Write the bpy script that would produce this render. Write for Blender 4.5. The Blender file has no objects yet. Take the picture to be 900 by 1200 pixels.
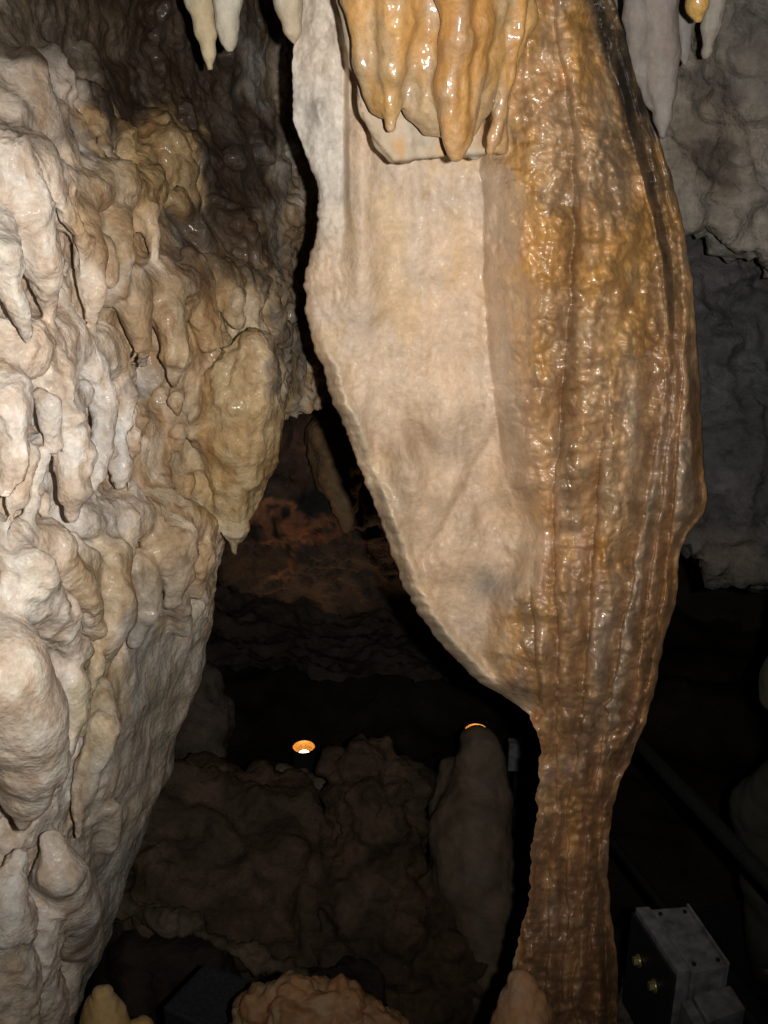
import bpy, math, random
import numpy as np
from mathutils import Vector, Matrix

random.seed(7)
RNG = np.random.RandomState(11)
S = bpy.context.scene
COL = S.collection

# ------------------------------------------------------------------ camera, world, flash
F_PX, CX, CY = 1180.0, 450.0, 600.0          # focal length / centre of the 900 x 1200 frame
PITCH = math.radians(21.0)
cam_d = bpy.data.cameras.new('camera')
cam_d.sensor_fit = 'VERTICAL'; cam_d.sensor_height = 24.0
cam_d.lens = 24.0 * F_PX / 1200.0
cam_d.clip_start = 0.02; cam_d.clip_end = 200
cam = bpy.data.objects.new('camera', cam_d); COL.objects.link(cam)
cam.rotation_euler = (math.radians(90) - PITCH, 0, 0)
S.camera = cam
S.render.resolution_x, S.render.resolution_y = 768, 1024

w = bpy.data.worlds.new('World'); S.world = w; w.use_nodes = True
w.node_tree.nodes['Background'].inputs[0].default_value = (0.6, 0.5, 0.45, 1)
w.node_tree.nodes['Background'].inputs[1].default_value = 0.0008   # underground: next to no light but the flash

S.view_settings.view_transform = 'Standard'; S.view_settings.look = 'None'
S.view_settings.exposure = 0.0; S.view_settings.gamma = 1.0

# the camera's own flash, at the right of the lens (the camera is held upright)
fl = bpy.data.lights.new('camera_flash', 'SPOT')
fl.energy = 136; fl.color = (1.0, 0.965, 0.92)
fl.shadow_soft_size = 0.012; fl.spot_size = math.radians(103); fl.spot_blend = 1.0
flash = bpy.data.objects.new('camera_flash', fl); COL.objects.link(flash)
flash.location = (0.085, 0.0, 0.012)
flash.rotation_euler = (math.radians(90 - 8.5), 0, math.radians(5.5))

# ------------------------------------------------------------------ camera geometry helpers (give real places to things measured in the photo)
sp, cp = math.sin(PITCH), math.cos(PITCH)
def raydir(px, py):
    a = (np.asarray(px, float) - CX) / F_PX; b = (CY - np.asarray(py, float)) / F_PX
    return a, cp + b * sp, -sp + b * cp           # x right, y forward, z up
def at(px, py, D):                                 # point at horizontal distance D
    x, y, z = raydir(px, py); t = D / y
    return np.stack(np.broadcast_arrays(x * t, y * t, z * t), -1)
def atz(px, py, Z):                                # point at height Z
    x, y, z = raydir(px, py); t = Z / z
    return np.array([x * t, y * t, z * t])
def project(P):
    x, y, z = P[..., 0], P[..., 1], P[..., 2]
    f = y * cp - z * sp; u = y * sp + z * cp
    f = np.maximum(f, 0.05)
    return CX + F_PX * x / f, CY - F_PX * u / f
def pxlen(D, py):                                  # metres covered by one pixel there
    x, y, z = raydir(CX, py)
    return float(D / y) / F_PX

# ------------------------------------------------------------------ noise
_perm = RNG.permutation(256).astype(np.int32); _perm = np.concatenate([_perm, _perm, _perm])
_g = RNG.normal(size=(256, 3)).astype(np.float32); _g /= np.linalg.norm(_g, axis=1)[:, None]
_r3 = RNG.rand(256, 3).astype(np.float32)
def _h(i, j, k): return _perm[_perm[_perm[i & 255] + (j & 255)] + (k & 255)]
def perlin(P, seed=0):
    P = P.astype(np.float32) + seed * 17.31
    I = np.floor(P).astype(np.int32); f = P - I; u = f * f * f * (f * (f * 6 - 15) + 10)
    r = 0
    for a in (0, 1):
        wx = u[..., 0] if a else 1 - u[..., 0]
        for b in (0, 1):
            wy = u[..., 1] if b else 1 - u[..., 1]
            for c in (0, 1):
                wz = u[..., 2] if c else 1 - u[..., 2]
                g = _g[_h(I[..., 0] + a, I[..., 1] + b, I[..., 2] + c)]
                r = r + wx * wy * wz * (g[..., 0] * (f[..., 0] - a) + g[..., 1] * (f[..., 1] - b) + g[..., 2] * (f[..., 2] - c))
    return r * 1.5
def fbm(P, octs=4, seed=0, gain=0.5):
    r = 0; a = 1.0
    for o in range(octs):
        r = r + a * perlin(P * (2.03 ** o), seed + o); a *= gain
    return r
def ridged(P, octs=3, seed=0):
    r = 0; a = 1.0
    for o in range(octs):
        r = r + a * (0.5 - np.abs(perlin(P * (2.1 ** o), seed + o))); a *= 0.5
    return r
def worley(P, seed=0):                              # distance to the nearest and second nearest feature
    P = P.astype(np.float32) + seed * 9.17
    I = np.floor(P).astype(np.int32); f = P - I
    d1 = np.full(P.shape[:-1], 9.0, np.float32); d2 = d1.copy()
    for a in (-1, 0, 1):
        for b in (-1, 0, 1):
            for c in (-1, 0, 1):
                q = _r3[_h(I[..., 0] + a, I[..., 1] + b, I[..., 2] + c)]
                d = (q[..., 0] + a - f[..., 0]) ** 2 + (q[..., 1] + b - f[..., 1]) ** 2 + (q[..., 2] + c - f[..., 2]) ** 2
                m = d < d1
                d2 = np.where(m, d1, np.minimum(d2, d)); d1 = np.where(m, d, d1)
    return np.sqrt(d1), np.sqrt(d2)
def sstep(a, b, x):
    t = np.clip((x - a) / (b - a), 0, 1); return t * t * (3 - 2 * t)
def smax(a, b, k):
    h = np.clip(0.5 + 0.5 * (a - b) / k, 0, 1); return b * (1 - h) + a * h + k * h * (1 - h)

# ------------------------------------------------------------------ volume sculpting: tapered rounded strokes melted together, then skinned
class Clay:
    def __init__(s, lo, hi, vox):
        s.lo = np.array(lo, float); s.vox = vox
        n = np.ceil((np.array(hi) - s.lo) / vox).astype(int) + 1
        s.n = n; s.d = np.full(n, 1.0, np.float32); s.o = np.zeros(n, np.int16)
        s.ax = [(s.lo[i] + vox * np.arange(n[i])).astype(np.float32) for i in range(3)]
    def _win(s, lo, hi):
        a = np.clip(np.floor((np.array(lo) - s.lo) / s.vox).astype(int), 0, s.n)
        b = np.clip(np.ceil((np.array(hi) - s.lo) / s.vox).astype(int) + 1, 0, s.n)
        return None if (b <= a).any() else tuple(slice(a[i], b[i]) for i in range(3))
    def grid(s, sl=None):
        if sl is None: sl = (slice(None),) * 3
        return np.meshgrid(s.ax[0][sl[0]], s.ax[1][sl[1]], s.ax[2][sl[2]], indexing='ij', sparse=True)
    def put(s, sl, d, k, owner, cut=False):
        a = s.d[sl]
        if cut:
            s.d[sl] = smax(a, -d, k); return
        m = d < a
        if owner: s.o[sl] = np.where(m, owner, s.o[sl])
        else: s.o[sl] = np.where(m, 0, s.o[sl])
        h = np.clip(0.5 + 0.5 * (a - d) / k, 0, 1)
        s.d[sl] = a * (1 - h) + d * h - k * h * (1 - h)
    def stroke(s, p0, p1, r0, r1, k=0.012, owner=0, flat=1.0, cut=False):
        p0 = np.array(p0, float); p1 = np.array(p1, float); m = max(r0, r1) * max(1, flat) + k * 1.5 + s.vox * 2
        sl = s._win(np.minimum(p0, p1) - m, np.maximum(p0, p1) + m)
        if sl is None: return
        X, Y, Z = s.grid(sl); v = p1 - p0
        fy = 1.0 / flat                              # flat<1 squeezes the stroke from front to back
        L2 = v[0] ** 2 + (v[1] * fy) ** 2 + v[2] ** 2 + 1e-9
        ex, ey, ez = X - p0[0], (Y - p0[1]) * fy, Z - p0[2]
        t = np.clip((ex * v[0] + ey * v[1] * fy + ez * v[2]) / L2, 0, 1)
        d = np.sqrt((ex - t * v[0]) ** 2 + (ey - t * v[1] * fy) ** 2 + (ez - t * v[2]) ** 2) - (r0 + (r1 - r0) * t)
        s.put(sl, (d * min(1.0, flat)).astype(np.float32), k, owner, cut)
    def chain(s, pts, k=0.012, owner=0, flat=1.0, cut=False):    # pts: (point, radius)
        for (a, ra), (b, rb) in zip(pts[:-1], pts[1:]): s.stroke(a, b, ra, rb, k, owner, flat, cut)
    def ball(s, p, r, k=0.012, owner=0, cut=False):
        if np.isscalar(r): r = (r, r, r)
        m = max(r) + k * 1.5 + s.vox * 2; p = np.array(p, float)
        sl = s._win(p - m, p + m)
        if sl is None: return
        X, Y, Z = s.grid(sl)
        q = np.sqrt(((X - p[0]) / r[0]) ** 2 + ((Y - p[1]) / r[1]) ** 2 + ((Z - p[2]) / r[2]) ** 2)
        s.put(sl, ((q - 1) * min(r)).astype(np.float32), k, owner, cut)
    def box(s, c, h, R=None, rnd=0.03, k=0.02, owner=0):
        c = np.array(c, float); h = np.array(h, float); R = np.eye(3) if R is None else np.array(R)
        m = np.linalg.norm(h) + k + s.vox * 2; sl = s._win(c - m, c + m)
        if sl is None: return
        X, Y, Z = s.grid(sl); e = (X - c[0], Y - c[1], Z - c[2])
        q = [np.abs(R[0][i] * e[0] + R[1][i] * e[1] + R[2][i] * e[2]) - (h[i] - rnd) for i in range(3)]
        o = np.sqrt(sum(np.maximum(a, 0) ** 2 for a in q)) + np.minimum(np.maximum(np.maximum(q[0], q[1]), q[2]), 0) - rnd
        s.put(sl, o.astype(np.float32), k, owner)
    def skin(s):
        d = s.d; ins = d < 0; nx, ny, nz = d.shape
        c = np.zeros((nx - 1, ny - 1, nz - 1), np.int8)
        for a in (0, 1):
            for b in (0, 1):
                for e in (0, 1): c += ins[a:nx - 1 + a, b:ny - 1 + b, e:nz - 1 + e]
        I, J, K = np.nonzero((c > 0) & (c < 8)); n = len(I)
        idx = np.full(c.shape, -1, np.int32); idx[I, J, K] = np.arange(n)
        cor = [(a, b, e) for a in (0, 1) for b in (0, 1) for e in (0, 1)]
        V = {q: d[I + q[0], J + q[1], K + q[2]] for q in cor}
        acc = np.zeros((n, 3), np.float32); cnt = np.zeros(n, np.float32)
        for q in cor:
            for ax in range(3):
                if q[ax] == 1: continue
                r = list(q); r[ax] = 1; r = tuple(r)
                a, b = V[q], V[r]; m = (a < 0) != (b < 0)
                t = np.where(m, a / np.where(a == b, 1, a - b), 0)
                p = np.tile(np.array(q, np.float32), (n, 1)); p[:, ax] = t
                acc += p * m[:, None]; cnt += m
        P = (np.stack([I, J, K], 1) + acc / cnt[:, None]) * s.vox + s.lo
        own = s.o[I, J, K]
        Q = []
        for ax in range(3):
            o1, o2 = [(1, 2), (2, 0), (0, 1)][ax]
            A = np.moveaxis(ins, ax, 0)
            sl0 = [slice(None)] * 3; sl1 = [slice(None)] * 3
            sl0[ax] = slice(0, -1); sl1[ax] = slice(1, None)
            m = ins[tuple(sl0)] != ins[tuple(sl1)]
            ii = np.stack(np.nonzero(m), 1)
            ok = np.ones(len(ii), bool)
            for o in (o1, o2): ok &= (ii[:, o] >= 1) & (ii[:, o] < d.shape[o] - 1)
            ii = ii[ok]
            fl = ins[tuple(ii.T)]
            def cell(d1, d2):
                j = ii.copy(); j[:, o1] += d1; j[:, o2] += d2; return idx[tuple(j.T)]
            q = np.stack([cell(-1, -1), cell(0, -1), cell(0, 0), cell(-1, 0)], 1)
            q = np.where(fl[:, None], q, q[:, ::-1])
            Q.append(q[(q >= 0).all(1)])
        return P, np.concatenate(Q), own

def raw_mesh(name, P, Q):
    me = bpy.data.meshes.new(name)
    me.vertices.add(len(P)); me.vertices.foreach_set('co', P.astype(np.float32).ravel())
    me.loops.add(Q.size); me.loops.foreach_set('vertex_index', Q.astype(np.int32).ravel())
    me.polygons.add(len(Q)); me.polygons.foreach_set('loop_start', np.arange(0, Q.size, Q.shape[1], dtype=np.int32))
    me.polygons.foreach_set('loop_total', np.full(len(Q), Q.shape[1], np.int32))
    me.update(calc_edges=True); me.validate()
    return me
def vnormals(P, Q):
    a = P[Q[:, 2]] - P[Q[:, 0]]; b = P[Q[:, 3]] - P[Q[:, 1]]
    n = np.cross(a, b); N = np.zeros_like(P)
    for i in range(4):
        for c in range(3): N[:, c] += np.bincount(Q[:, i], n[:, c], len(P))
    return N / (np.linalg.norm(N, axis=1)[:, None] + 1e-12)
def link(name, me, mat, parent=None, **props):
    o = bpy.data.objects.new(name, me); COL.objects.link(o)
    if mat: me.materials.append(mat)
    if parent: o.parent = parent
    for k, v in props.items(): o[k] = v
    return o
def set_color(me, C):
    a = me.color_attributes.new('pigment', 'FLOAT_COLOR', 'POINT')
    a.data.foreach_set('color', np.concatenate([C, np.ones((len(C), 1))], 1).astype(np.float32).ravel())
def emit(name, P, Q, C, mat, parent=None, N=None, wet=None, **props):
    used = np.unique(Q); mp = np.zeros(len(P), np.int64); mp[used] = np.arange(len(used))
    loc = np.zeros(3)
    if parent is None:                               # origin at the foot of the thing
        loc = np.array([P[used, 0].mean(), P[used, 1].mean(), P[used, 2].min()])
    elif parent.type == 'EMPTY': loc = np.array(parent.location)
    elif 'org' in parent: loc = np.array(parent['org'])
    me = raw_mesh(name, P[used] - loc, mp[Q])
    if C is not None: set_color(me, C[used])
    if wet is not None:
        a = me.attributes.new('wet', 'FLOAT', 'POINT'); a.data.foreach_set('value', wet[used].astype(np.float32))
    me.shade_smooth()
    if N is not None: me.normals_split_custom_set_from_vertices([tuple(v) for v in N[used]])
    o = link(name, me, mat, parent, **props)
    if parent is None: o.location = loc
    return o
def empty(name, loc, **props):
    o = bpy.data.objects.new(name, None); COL.objects.link(o); o.location = loc; o.empty_display_size = 0.1
    for k, v in props.items(): o[k] = v
    return o

def paint(P, base, spots, warp=0.0, seed=3):
    """mineral colours: base colour and soft patches (px, py, rx, ry, colour, strength)"""
    px, py = project(P)
    if warp:
        nz = fbm(P * 9, 3, seed); nz2 = fbm(P * 9, 3, seed + 9)
        px = px + warp * nz; py = py + warp * nz2
    C = np.tile(np.array(base, float), (len(P), 1))
    for (x, y, rx, ry, c, st) in spots:
        e = ((px - x) / rx) ** 2 + ((py - y) / ry) ** 2
        wgt = (st * (1 - sstep(0.35, 1.25, e)))[:, None]
        C = C * (1 - wgt) + np.array(c) * wgt
    return C

# ------------------------------------------------------------------ materials
def nodes(name):
    m = bpy.data.materials.new(name); m.use_nodes = True; nt = m.node_tree
    return m, nt, nt.nodes['Principled BSDF'], nt.nodes.new, nt.links.new
def mat_rock(name, col=None, rough=(0.45, 0.8), spec=0.4, bump=0.5, scale=1.0, sss=0.0, speck=0.25, wetattr=False, coat=0.0):
    m, nt, b, N, L = nodes(name)
    geo = N('ShaderNodeNewGeometry'); tc = geo.outputs['Position']
    if col is None:
        at_ = N('ShaderNodeAttribute'); at_.attribute_name = 'pigment'; base = at_.outputs['Color']
    else:
        rgb = N('ShaderNodeRGB'); rgb.outputs[0].default_value = (*col, 1); base = rgb.outputs[0]
    n1 = N('ShaderNodeTexNoise'); n1.inputs['Scale'].default_value = 14 * scale; n1.inputs['Detail'].default_value = 8; n1.inputs['Roughness'].default_value = 0.65
    n2 = N('ShaderNodeTexNoise'); n2.inputs['Scale'].default_value = 90 * scale; n2.inputs['Detail'].default_value = 6; n2.inputs['Roughness'].default_value = 0.7
    vo = N('ShaderNodeTexVoronoi'); vo.inputs['Scale'].default_value = 130 * scale
    for n in (n1, n2, vo): L(tc, n.inputs['Vector'])
    mr = N('ShaderNodeMapRange'); mr.inputs['From Min'].default_value = 0.3; mr.inputs['From Max'].default_value = 0.7
    mr.inputs['To Min'].default_value = 1 - speck; mr.inputs['To Max'].default_value = 1 + speck * 0.75
    L(n1.outputs['Fac'], mr.inputs['Value'])
    mr2 = N('ShaderNodeMapRange'); mr2.inputs['From Min'].default_value = 0.3; mr2.inputs['From Max'].default_value = 0.7
    mr2.inputs['To Min'].default_value = 1 - speck * 0.7; mr2.inputs['To Max'].default_value = 1 + speck * 0.5
    L(n2.outputs['Fac'], mr2.inputs['Value'])
    mu = N('ShaderNodeMath'); mu.operation = 'MULTIPLY'; L(mr.outputs[0], mu.inputs[0]); L(mr2.outputs[0], mu.inputs[1])
    vm = N('ShaderNodeVectorMath'); vm.operation = 'SCALE'; L(base, vm.inputs[0]); L(mu.outputs[0], vm.inputs['Scale'])
    # faint warm / grey veining
    n3 = N('ShaderNodeTexNoise'); n3.inputs['Scale'].default_value = 5 * scale; n3.inputs['Detail'].default_value = 5; L(tc, n3.inputs['Vector'])
    cr = N('ShaderNodeValToRGB'); cr.color_ramp.elements[0].position = 0.38; cr.color_ramp.elements[1].position = 0.62
    cr.color_ramp.elements[0].color = (1.04, 0.97, 0.89, 1); cr.color_ramp.elements[1].color = (0.99, 0.99, 0.99, 1)
    L(n3.outputs['Fac'], cr.inputs[0])
    mm = N('ShaderNodeVectorMath'); mm.operation = 'MULTIPLY'; L(vm.outputs[0], mm.inputs[0]); L(cr.outputs[0], mm.inputs[1])
    L(mm.outputs[0], b.inputs['Base Color'])
    rr = N('ShaderNodeMapRange'); rr.inputs['From Min'].default_value = 0.3; rr.inputs['From Max'].default_value = 0.7
    rr.inputs['To Min'].default_value = rough[0]; rr.inputs['To Max'].default_value = rough[1]
    L(n1.outputs['Fac'], rr.inputs['Value'])
    if wetattr:
        wa = N('ShaderNodeAttribute'); wa.attribute_name = 'wet'
        mx = N('ShaderNodeMix'); mx.data_type = 'FLOAT'; L(wa.outputs['Fac'], mx.inputs['Factor'])
        L(rr.outputs[0], mx.inputs['A']); mx.inputs['B'].default_value = 0.32
        L(mx.outputs['Result'], b.inputs['Roughness'])
        ms = N('ShaderNodeMath'); ms.operation = 'MULTIPLY'; ms.inputs[1].default_value = coat; L(wa.outputs['Fac'], ms.inputs[0])
        L(ms.outputs[0], b.inputs['Coat Weight']); b.inputs['Coat Roughness'].default_value = 0.19; b.inputs['Coat IOR'].default_value = 1.6
    else:
        L(rr.outputs[0], b.inputs['Roughness'])
        b.inputs['Coat Weight'].default_value = coat; b.inputs['Coat Roughness'].default_value = 0.17; b.inputs['Coat IOR'].default_value = 1.6
    b.inputs['Specular IOR Level'].default_value = spec
    if sss: b.inputs['Subsurface Weight'].default_value = sss; b.inputs['Subsurface Radius'].default_value = (0.02, 0.012, 0.006); b.inputs['Subsurface Scale'].default_value = 0.5
    ad = N('ShaderNodeMath'); ad.operation = 'MULTIPLY_ADD'; ad.inputs[1].default_value = 0.35
    L(vo.outputs['Distance'], ad.inputs[0]); L(n2.outputs['Fac'], ad.inputs[2])
    b1 = N('ShaderNodeBump'); b1.inputs['Strength'].default_value = bump; b1.inputs['Distance'].default_value = 0.004 / scale
    L(ad.outputs[0], b1.inputs['Height'])
    b2 = N('ShaderNodeBump'); b2.inputs['Strength'].default_value = bump * 0.8; b2.inputs['Distance'].default_value = 0.012 / scale
    L(n1.outputs['Fac'], b2.inputs['Height']); L(b1.outputs[0], b2.inputs['Normal'])
    L(b2.outputs[0], b.inputs['Normal'])
    if coat:                                         # the water film follows the same fine relief
        nc = N('ShaderNodeTexNoise'); nc.inputs['Scale'].default_value = 75; nc.inputs['Detail'].default_value = 1.5; L(tc, nc.inputs['Vector'])
        b3 = N('ShaderNodeBump'); b3.inputs['Strength'].default_value = .4; b3.inputs['Distance'].default_value = 0.006
        L(nc.outputs['Fac'], b3.inputs['Height']); L(b3.outputs[0], b.inputs['Coat Normal'])
    return m
def mat_plain(name, col, rough=0.5, metal=0.0, bump=0.0, scale=60, var=0.15, weave=False):
    m, nt, b, N, L = nodes(name)
    tc = N('ShaderNodeTexCoord')
    n = N('ShaderNodeTexNoise'); n.inputs['Scale'].default_value = scale; n.inputs['Detail'].default_value = 6
    L(tc.outputs['Object'], n.inputs['Vector'])
    mr = N('ShaderNodeMapRange'); mr.inputs['From Min'].default_value = 0.3; mr.inputs['From Max'].default_value = 0.7
    mr.inputs['To Min'].default_value = 1 - var; mr.inputs['To Max'].default_value = 1 + var
    L(n.outputs['Fac'], mr.inputs['Value'])
    vm = N('ShaderNodeVectorMath'); vm.operation = 'SCALE'; vm.inputs[0].default_value = col; L(mr.outputs[0], vm.inputs['Scale'])
    L(vm.outputs[0], b.inputs['Base Color']); b.inputs['Roughness'].default_value = rough; b.inputs['Metallic'].default_value = metal
    if bump:
        bb = N('ShaderNodeBump'); bb.inputs['Strength'].default_value = bump; bb.inputs['Distance'].default_value = 0.003
        L(n.outputs['Fac'], bb.inputs['Height']); L(bb.outputs[0], b.inputs['Normal'])
    return m
def mat_glow(name, col, st):
    m, nt, b, N, L = nodes(name)
    b.inputs['Base Color'].default_value = (*col, 1); b.inputs['Emission Color'].default_value = (*col, 1); b.inputs['Emission Strength'].default_value = st
    return m
M_WALL = mat_rock('calcite_wall', rough=(0.5, 0.85), spec=0.3, bump=0.75, speck=0.3, wetattr=True, coat=0.35)
M_COL = mat_rock('wet_flowstone', rough=(0.5, 0.75), spec=0.6, bump=0.5, speck=0.22, wetattr=True, coat=0.9)
M_CURT = mat_rock('wet_orange_flowstone', rough=(0.4, 0.6), spec=0.45, bump=0.4, speck=0.28, coat=0.6)
M_DRY = mat_rock('dry_calcite', rough=(0.5, 0.8), spec=0.3, bump=0.35, speck=0.2)
M_BACK = mat_rock('dark_cave_rock', rough=(0.6, 0.9), spec=0.25, bump=0.8, scale=0.45, speck=0.4)
M_BLACK = mat_plain('black_painted_metal', (0.02, 0.02, 0.021), 0.5, 0.0, 0.2)
M_GREY = mat_plain('grey_box_paint', (0.18, 0.175, 0.18), 0.5, 0.0, 0.3, 30, 0.45)
M_DGREY = mat_plain('dark_grey_housing', (0.035, 0.036, 0.04), 0.55, 0.0, 0.6, 120, 0.35)
M_BRASS = mat_plain('brass', (0.55, 0.47, 0.22), 0.35, 0.7)
M_STEEL = mat_plain('dark_walkway_steel', (0.04, 0.04, 0.04), 0.45, 0.4, 0.3)
M_RAIL = mat_plain('rubber_handrail', (0.012, 0.012, 0.012), 0.7, 0.0, 1.0, 160, 0.5)
M_JACKET = mat_plain('dark_green_cloth', (0.075, 0.078, 0.046), 0.85, 0.0, 0.2, 220, 0.12)
M_TROUS = mat_plain('dark_olive_cloth', (0.045, 0.045, 0.032), 0.85, 0.0, 0.2, 220, 0.12)
M_SKIN = mat_plain('skin', (0.5, 0.32, 0.24), 0.5)
M_HAIR = mat_plain('brown_hair', (0.05, 0.03, 0.02), 0.6, 0, 1.0, 80, 0.3)
M_SHOE = mat_plain('dark_leather', (0.03, 0.025, 0.02), 0.5)
M_BULB = mat_glow('lit_bulb', (1.0, 0.72, 0.36), 9.0)
M_REFL = mat_plain('orange_reflector', (0.8, 0.42, 0.12), 0.35, 0.3)

# ================================================================== THE COLUMN
ROW = np.array
def curve(tab):
    t = np.array(tab, float); g = np.arange(-420, 1520, 2.0); v = np.interp(g, t[:, 0], t[:, 1])
    k = np.exp(-(np.arange(-8, 9) / 3.5) ** 2); k /= k.sum(); v = np.convolve(np.pad(v, 8, 'edge'), k, 'valid')
    return lambda r: np.interp(r, g, v)
Lc = curve([(-400, 380), (-150, 372), (0, 353), (60, 342), (140, 343), (165, 352), (190, 362), (220, 372), (262, 372), (300, 362), (335, 355), (380, 361), (400, 366), (430, 377), (460, 385),
            (500, 403), (545, 419), (580, 434), (620, 449), (660, 462), (700, 479), (730, 498), (760, 521), (780, 541), (803, 562), (812, 585), (826, 607), (840, 622), (850, 627), (858, 629),
            (875, 633), (950, 628), (1010, 622), (1060, 619), (1100, 608), (1140, 600), (1200, 592), (1300, 570), (1500, 540)])
Rc = curve([(-400, 680), (-150, 690), (0, 720), (60, 737), (100, 748), (160, 771), (200, 786), (260, 800), (330, 812), (400, 817), (440, 820), (480, 822), (540, 824), (575, 829), (592, 830), (605, 822),
            (625, 806), (645, 798), (680, 795), (705, 793), (730, 785), (760, 776), (800, 770), (850, 755), (880, 743), (930, 722), (960, 716), (1000, 713), (1050, 713), (1090, 720), (1140, 724), (1200, 724),
            (1300, 745), (1500, 780)])
BL = curve([(-400, 540), (0, 565), (150, 563), (300, 566), (450, 575), (550, 592), (620, 610), (660, 600), (700, 570), (760, 560), (800, 574), (830, 602), (850, 600), (900, 606), (1000, 600), (1200, 570), (1500, 520)])
rows = np.arange(-230, 1420, 1.6); nr = len(rows); ncf = 400; ncb = 70
s_ = np.linspace(0, 1, ncf); s_ = s_ + 0.035 * -np.sin(2 * np.pi * s_)
rr, ss = np.meshgrid(rows, s_, indexing='ij')
jag = 3.2 * fbm(np.stack([rows / 17, rows * 0 + 3.3, rows * 0], -1), 3, 5) + 2.0 * perlin(np.stack([rows / 6.0, rows * 0, rows * 0], -1), 8)
Lr = Lc(rows) + jag * (.35 + .5 * sstep(120, 300, rows)); Rr = Rc(rows) + 2.2 * fbm(np.stack([rows / 22, rows * 0 + 8, rows * 0], -1), 3, 6)
LL = Lr[:, None]; RR = Rr[:, None]; px = LL + (RR - LL) * ss
C3 = lambda a, b, c=0.0: np.stack(np.broadcast_arrays(a, b, c), -1)
wob = 6 * perlin(C3(px / 70, rr / 60), 21) + 2.5 * perlin(C3(px / 25, rr / 22), 22)
pw = px + wob
dl = px - LL; dr = RR - px
bl = BL(rr); hw = np.maximum(RR - bl, 30)
bl = bl + 4 * perlin(C3(rr / 55, 1.3), 19) + 1.5 * perlin(C3(rr / 15, 1.3), 20)
u = (px - bl) / hw
uu = np.clip(u, 0, 1)
bex = .5 + (.22 + .25 * sstep(480, 620, rr)) * (uu < .5) * (1 - sstep(820, 860, rr))
body = 0.00058 * hw * np.clip(1 - (2 * uu ** 0.82 - 1) ** 2, 0, 1) ** bex * 1.2
rec = sstep(-6, 14, px + .5 * wob - np.interp(rr, [-240, 0, 90, 150, 200, 260, 300, 380], [688, 695, 716, 737, 751, 766, 774, 781])) * (1 - sstep(260, 420, rr))
body = body * (1 - .42 * rec)
body = np.where(u < 0, 0.06 * u, body)
lowr = sstep(800, 870, rr)
sheet = 0.034 * np.sqrt(np.clip(1 - (1 - np.clip(dl / 20, 0, 1)) ** 2, 0, 1)) * np.sqrt(np.clip(dr / 10, 0, 1)) * (1 - 0.5 * lowr)
# big soft relief of the smooth face
face = 0.030 * fbm(C3(px / 120, rr / 170), 2, 31) * sstep(380, 520, rr) + 0.009 * fbm(C3(px / 40, rr / 60), 3, 33) + .004 * ridged(C3((px + rr * .25) / 16, rr / 60), 2, 34) * (1 - sstep(300, 420, rr) * .6) * sstep(200, 420, rr)
face += 0.0016 * fbm(C3(px / 9, rr / 14), 3, 37) * sstep(250, 420, rr)
face += 0.027 * np.exp(-((pw * 0.35 + px * 0.65 - 424) / 19.0) ** 2) * sstep(120, 160, rr) * (1 - sstep(300, 410, rr))
face += 0.004 * np.exp(-((px - 498 - 0.3 * wob) / 7.0) ** 2) * (1 - sstep(420, 520, rr))
face -= 0.022 * np.exp(-((px - 505) / 48.0) ** 2) * sstep(140, 200, rr) * (1 - sstep(420, 520, rr))
fold = px + .55 * (rr - 500) - 585
face -= .013 * np.exp(-(np.maximum(fold, 0) / 30.) ** 1.5 - (np.minimum(fold, 0) / 7.) ** 2) * sstep(460, 520, rr) * (1 - sstep(620, 680, rr))
face -= 0.016 * np.exp(-((px - 556) / 22.0) ** 2) * (1 - sstep(450, 600, rr))
face += 0.028 * np.exp(-(((px - 480) / 26) ** 2 + ((rr - 560) / 60.) ** 2))
face -= 0.026 * np.exp(-(((px - 485 - (rr - 500) * .3) / 16) ** 2 + ((rr - 515) / 26.) ** 2))
face -= 0.022 * np.exp(-(((px - 440 - (rr - 560) * .1) / 9) ** 2 + ((rr - 560) / 50.) ** 2))
face -= 0.022 * np.exp(-((px - (575 + .1 * (rr - 600))) / 24.0) ** 2) * sstep(480, 560, rr) * (1 - sstep(700, 760, rr))
# rim of the sheet, thick and scalloped
rim = 0.022 * np.exp(-((dl - 16 - 2 * wob * .5) / 10.0) ** 2) * sstep(370, 450, rr) * (1 - sstep(770, 830, rr))
rim += 0.004 * np.exp(-(dl / 16.) ** 2) * (0.5 - worley(C3(px / 9, rr / 8), 4)[0]) * 2 * sstep(370, 450, rr) * (1 - sstep(800, 840, rr))
# white strip set back behind a crease, at the upper left
cx_ = 405 + 2 * perlin(C3(rr / 60, 0), 3)
strip = -0.026 * (1 - sstep(cx_ - 3, cx_ + 5 + 14 * sstep(200, 360, rr), px)) * (1 - sstep(180, 390, rr))
strip += 0.016 * np.exp(-((px - 378) / 16.) ** 2) * (1 - sstep(230, 330, rr)) + 0.007 * fbm(C3(px / 22, rr / 30), 3, 44) * (1 - sstep(cx_ - 8, cx_, px)) * (1 - sstep(330, 400, rr))
strip += 0.011 * np.exp(-(((px - 374) / 7.) ** 2 + ((rr - 127) / 11.) ** 2)) + 0.008 * np.exp(-(((px - 375) / 5.) ** 2 + ((rr - 80) / 8.) ** 2))
for kx, ky, kr, ka in ((500, 230, 4.5, .006), (493, 296, 2.5, .003), (507, 322, 4.5, .006), (493, 319, 2.8, .003), (497, 416, 5, .005), (497, 438, 3, .004), (541, 498, 3, -.004), (504, 284, 2, .003)):
    face += ka * np.exp(-(((px - kx) / kr) ** 2 + ((rr - ky) / kr) ** 2))
prof_e = np.clip(sheet / .034, 0, 1)
lumps = np.maximum(.036 + face + rim + strip, .004) * prof_e
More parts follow.
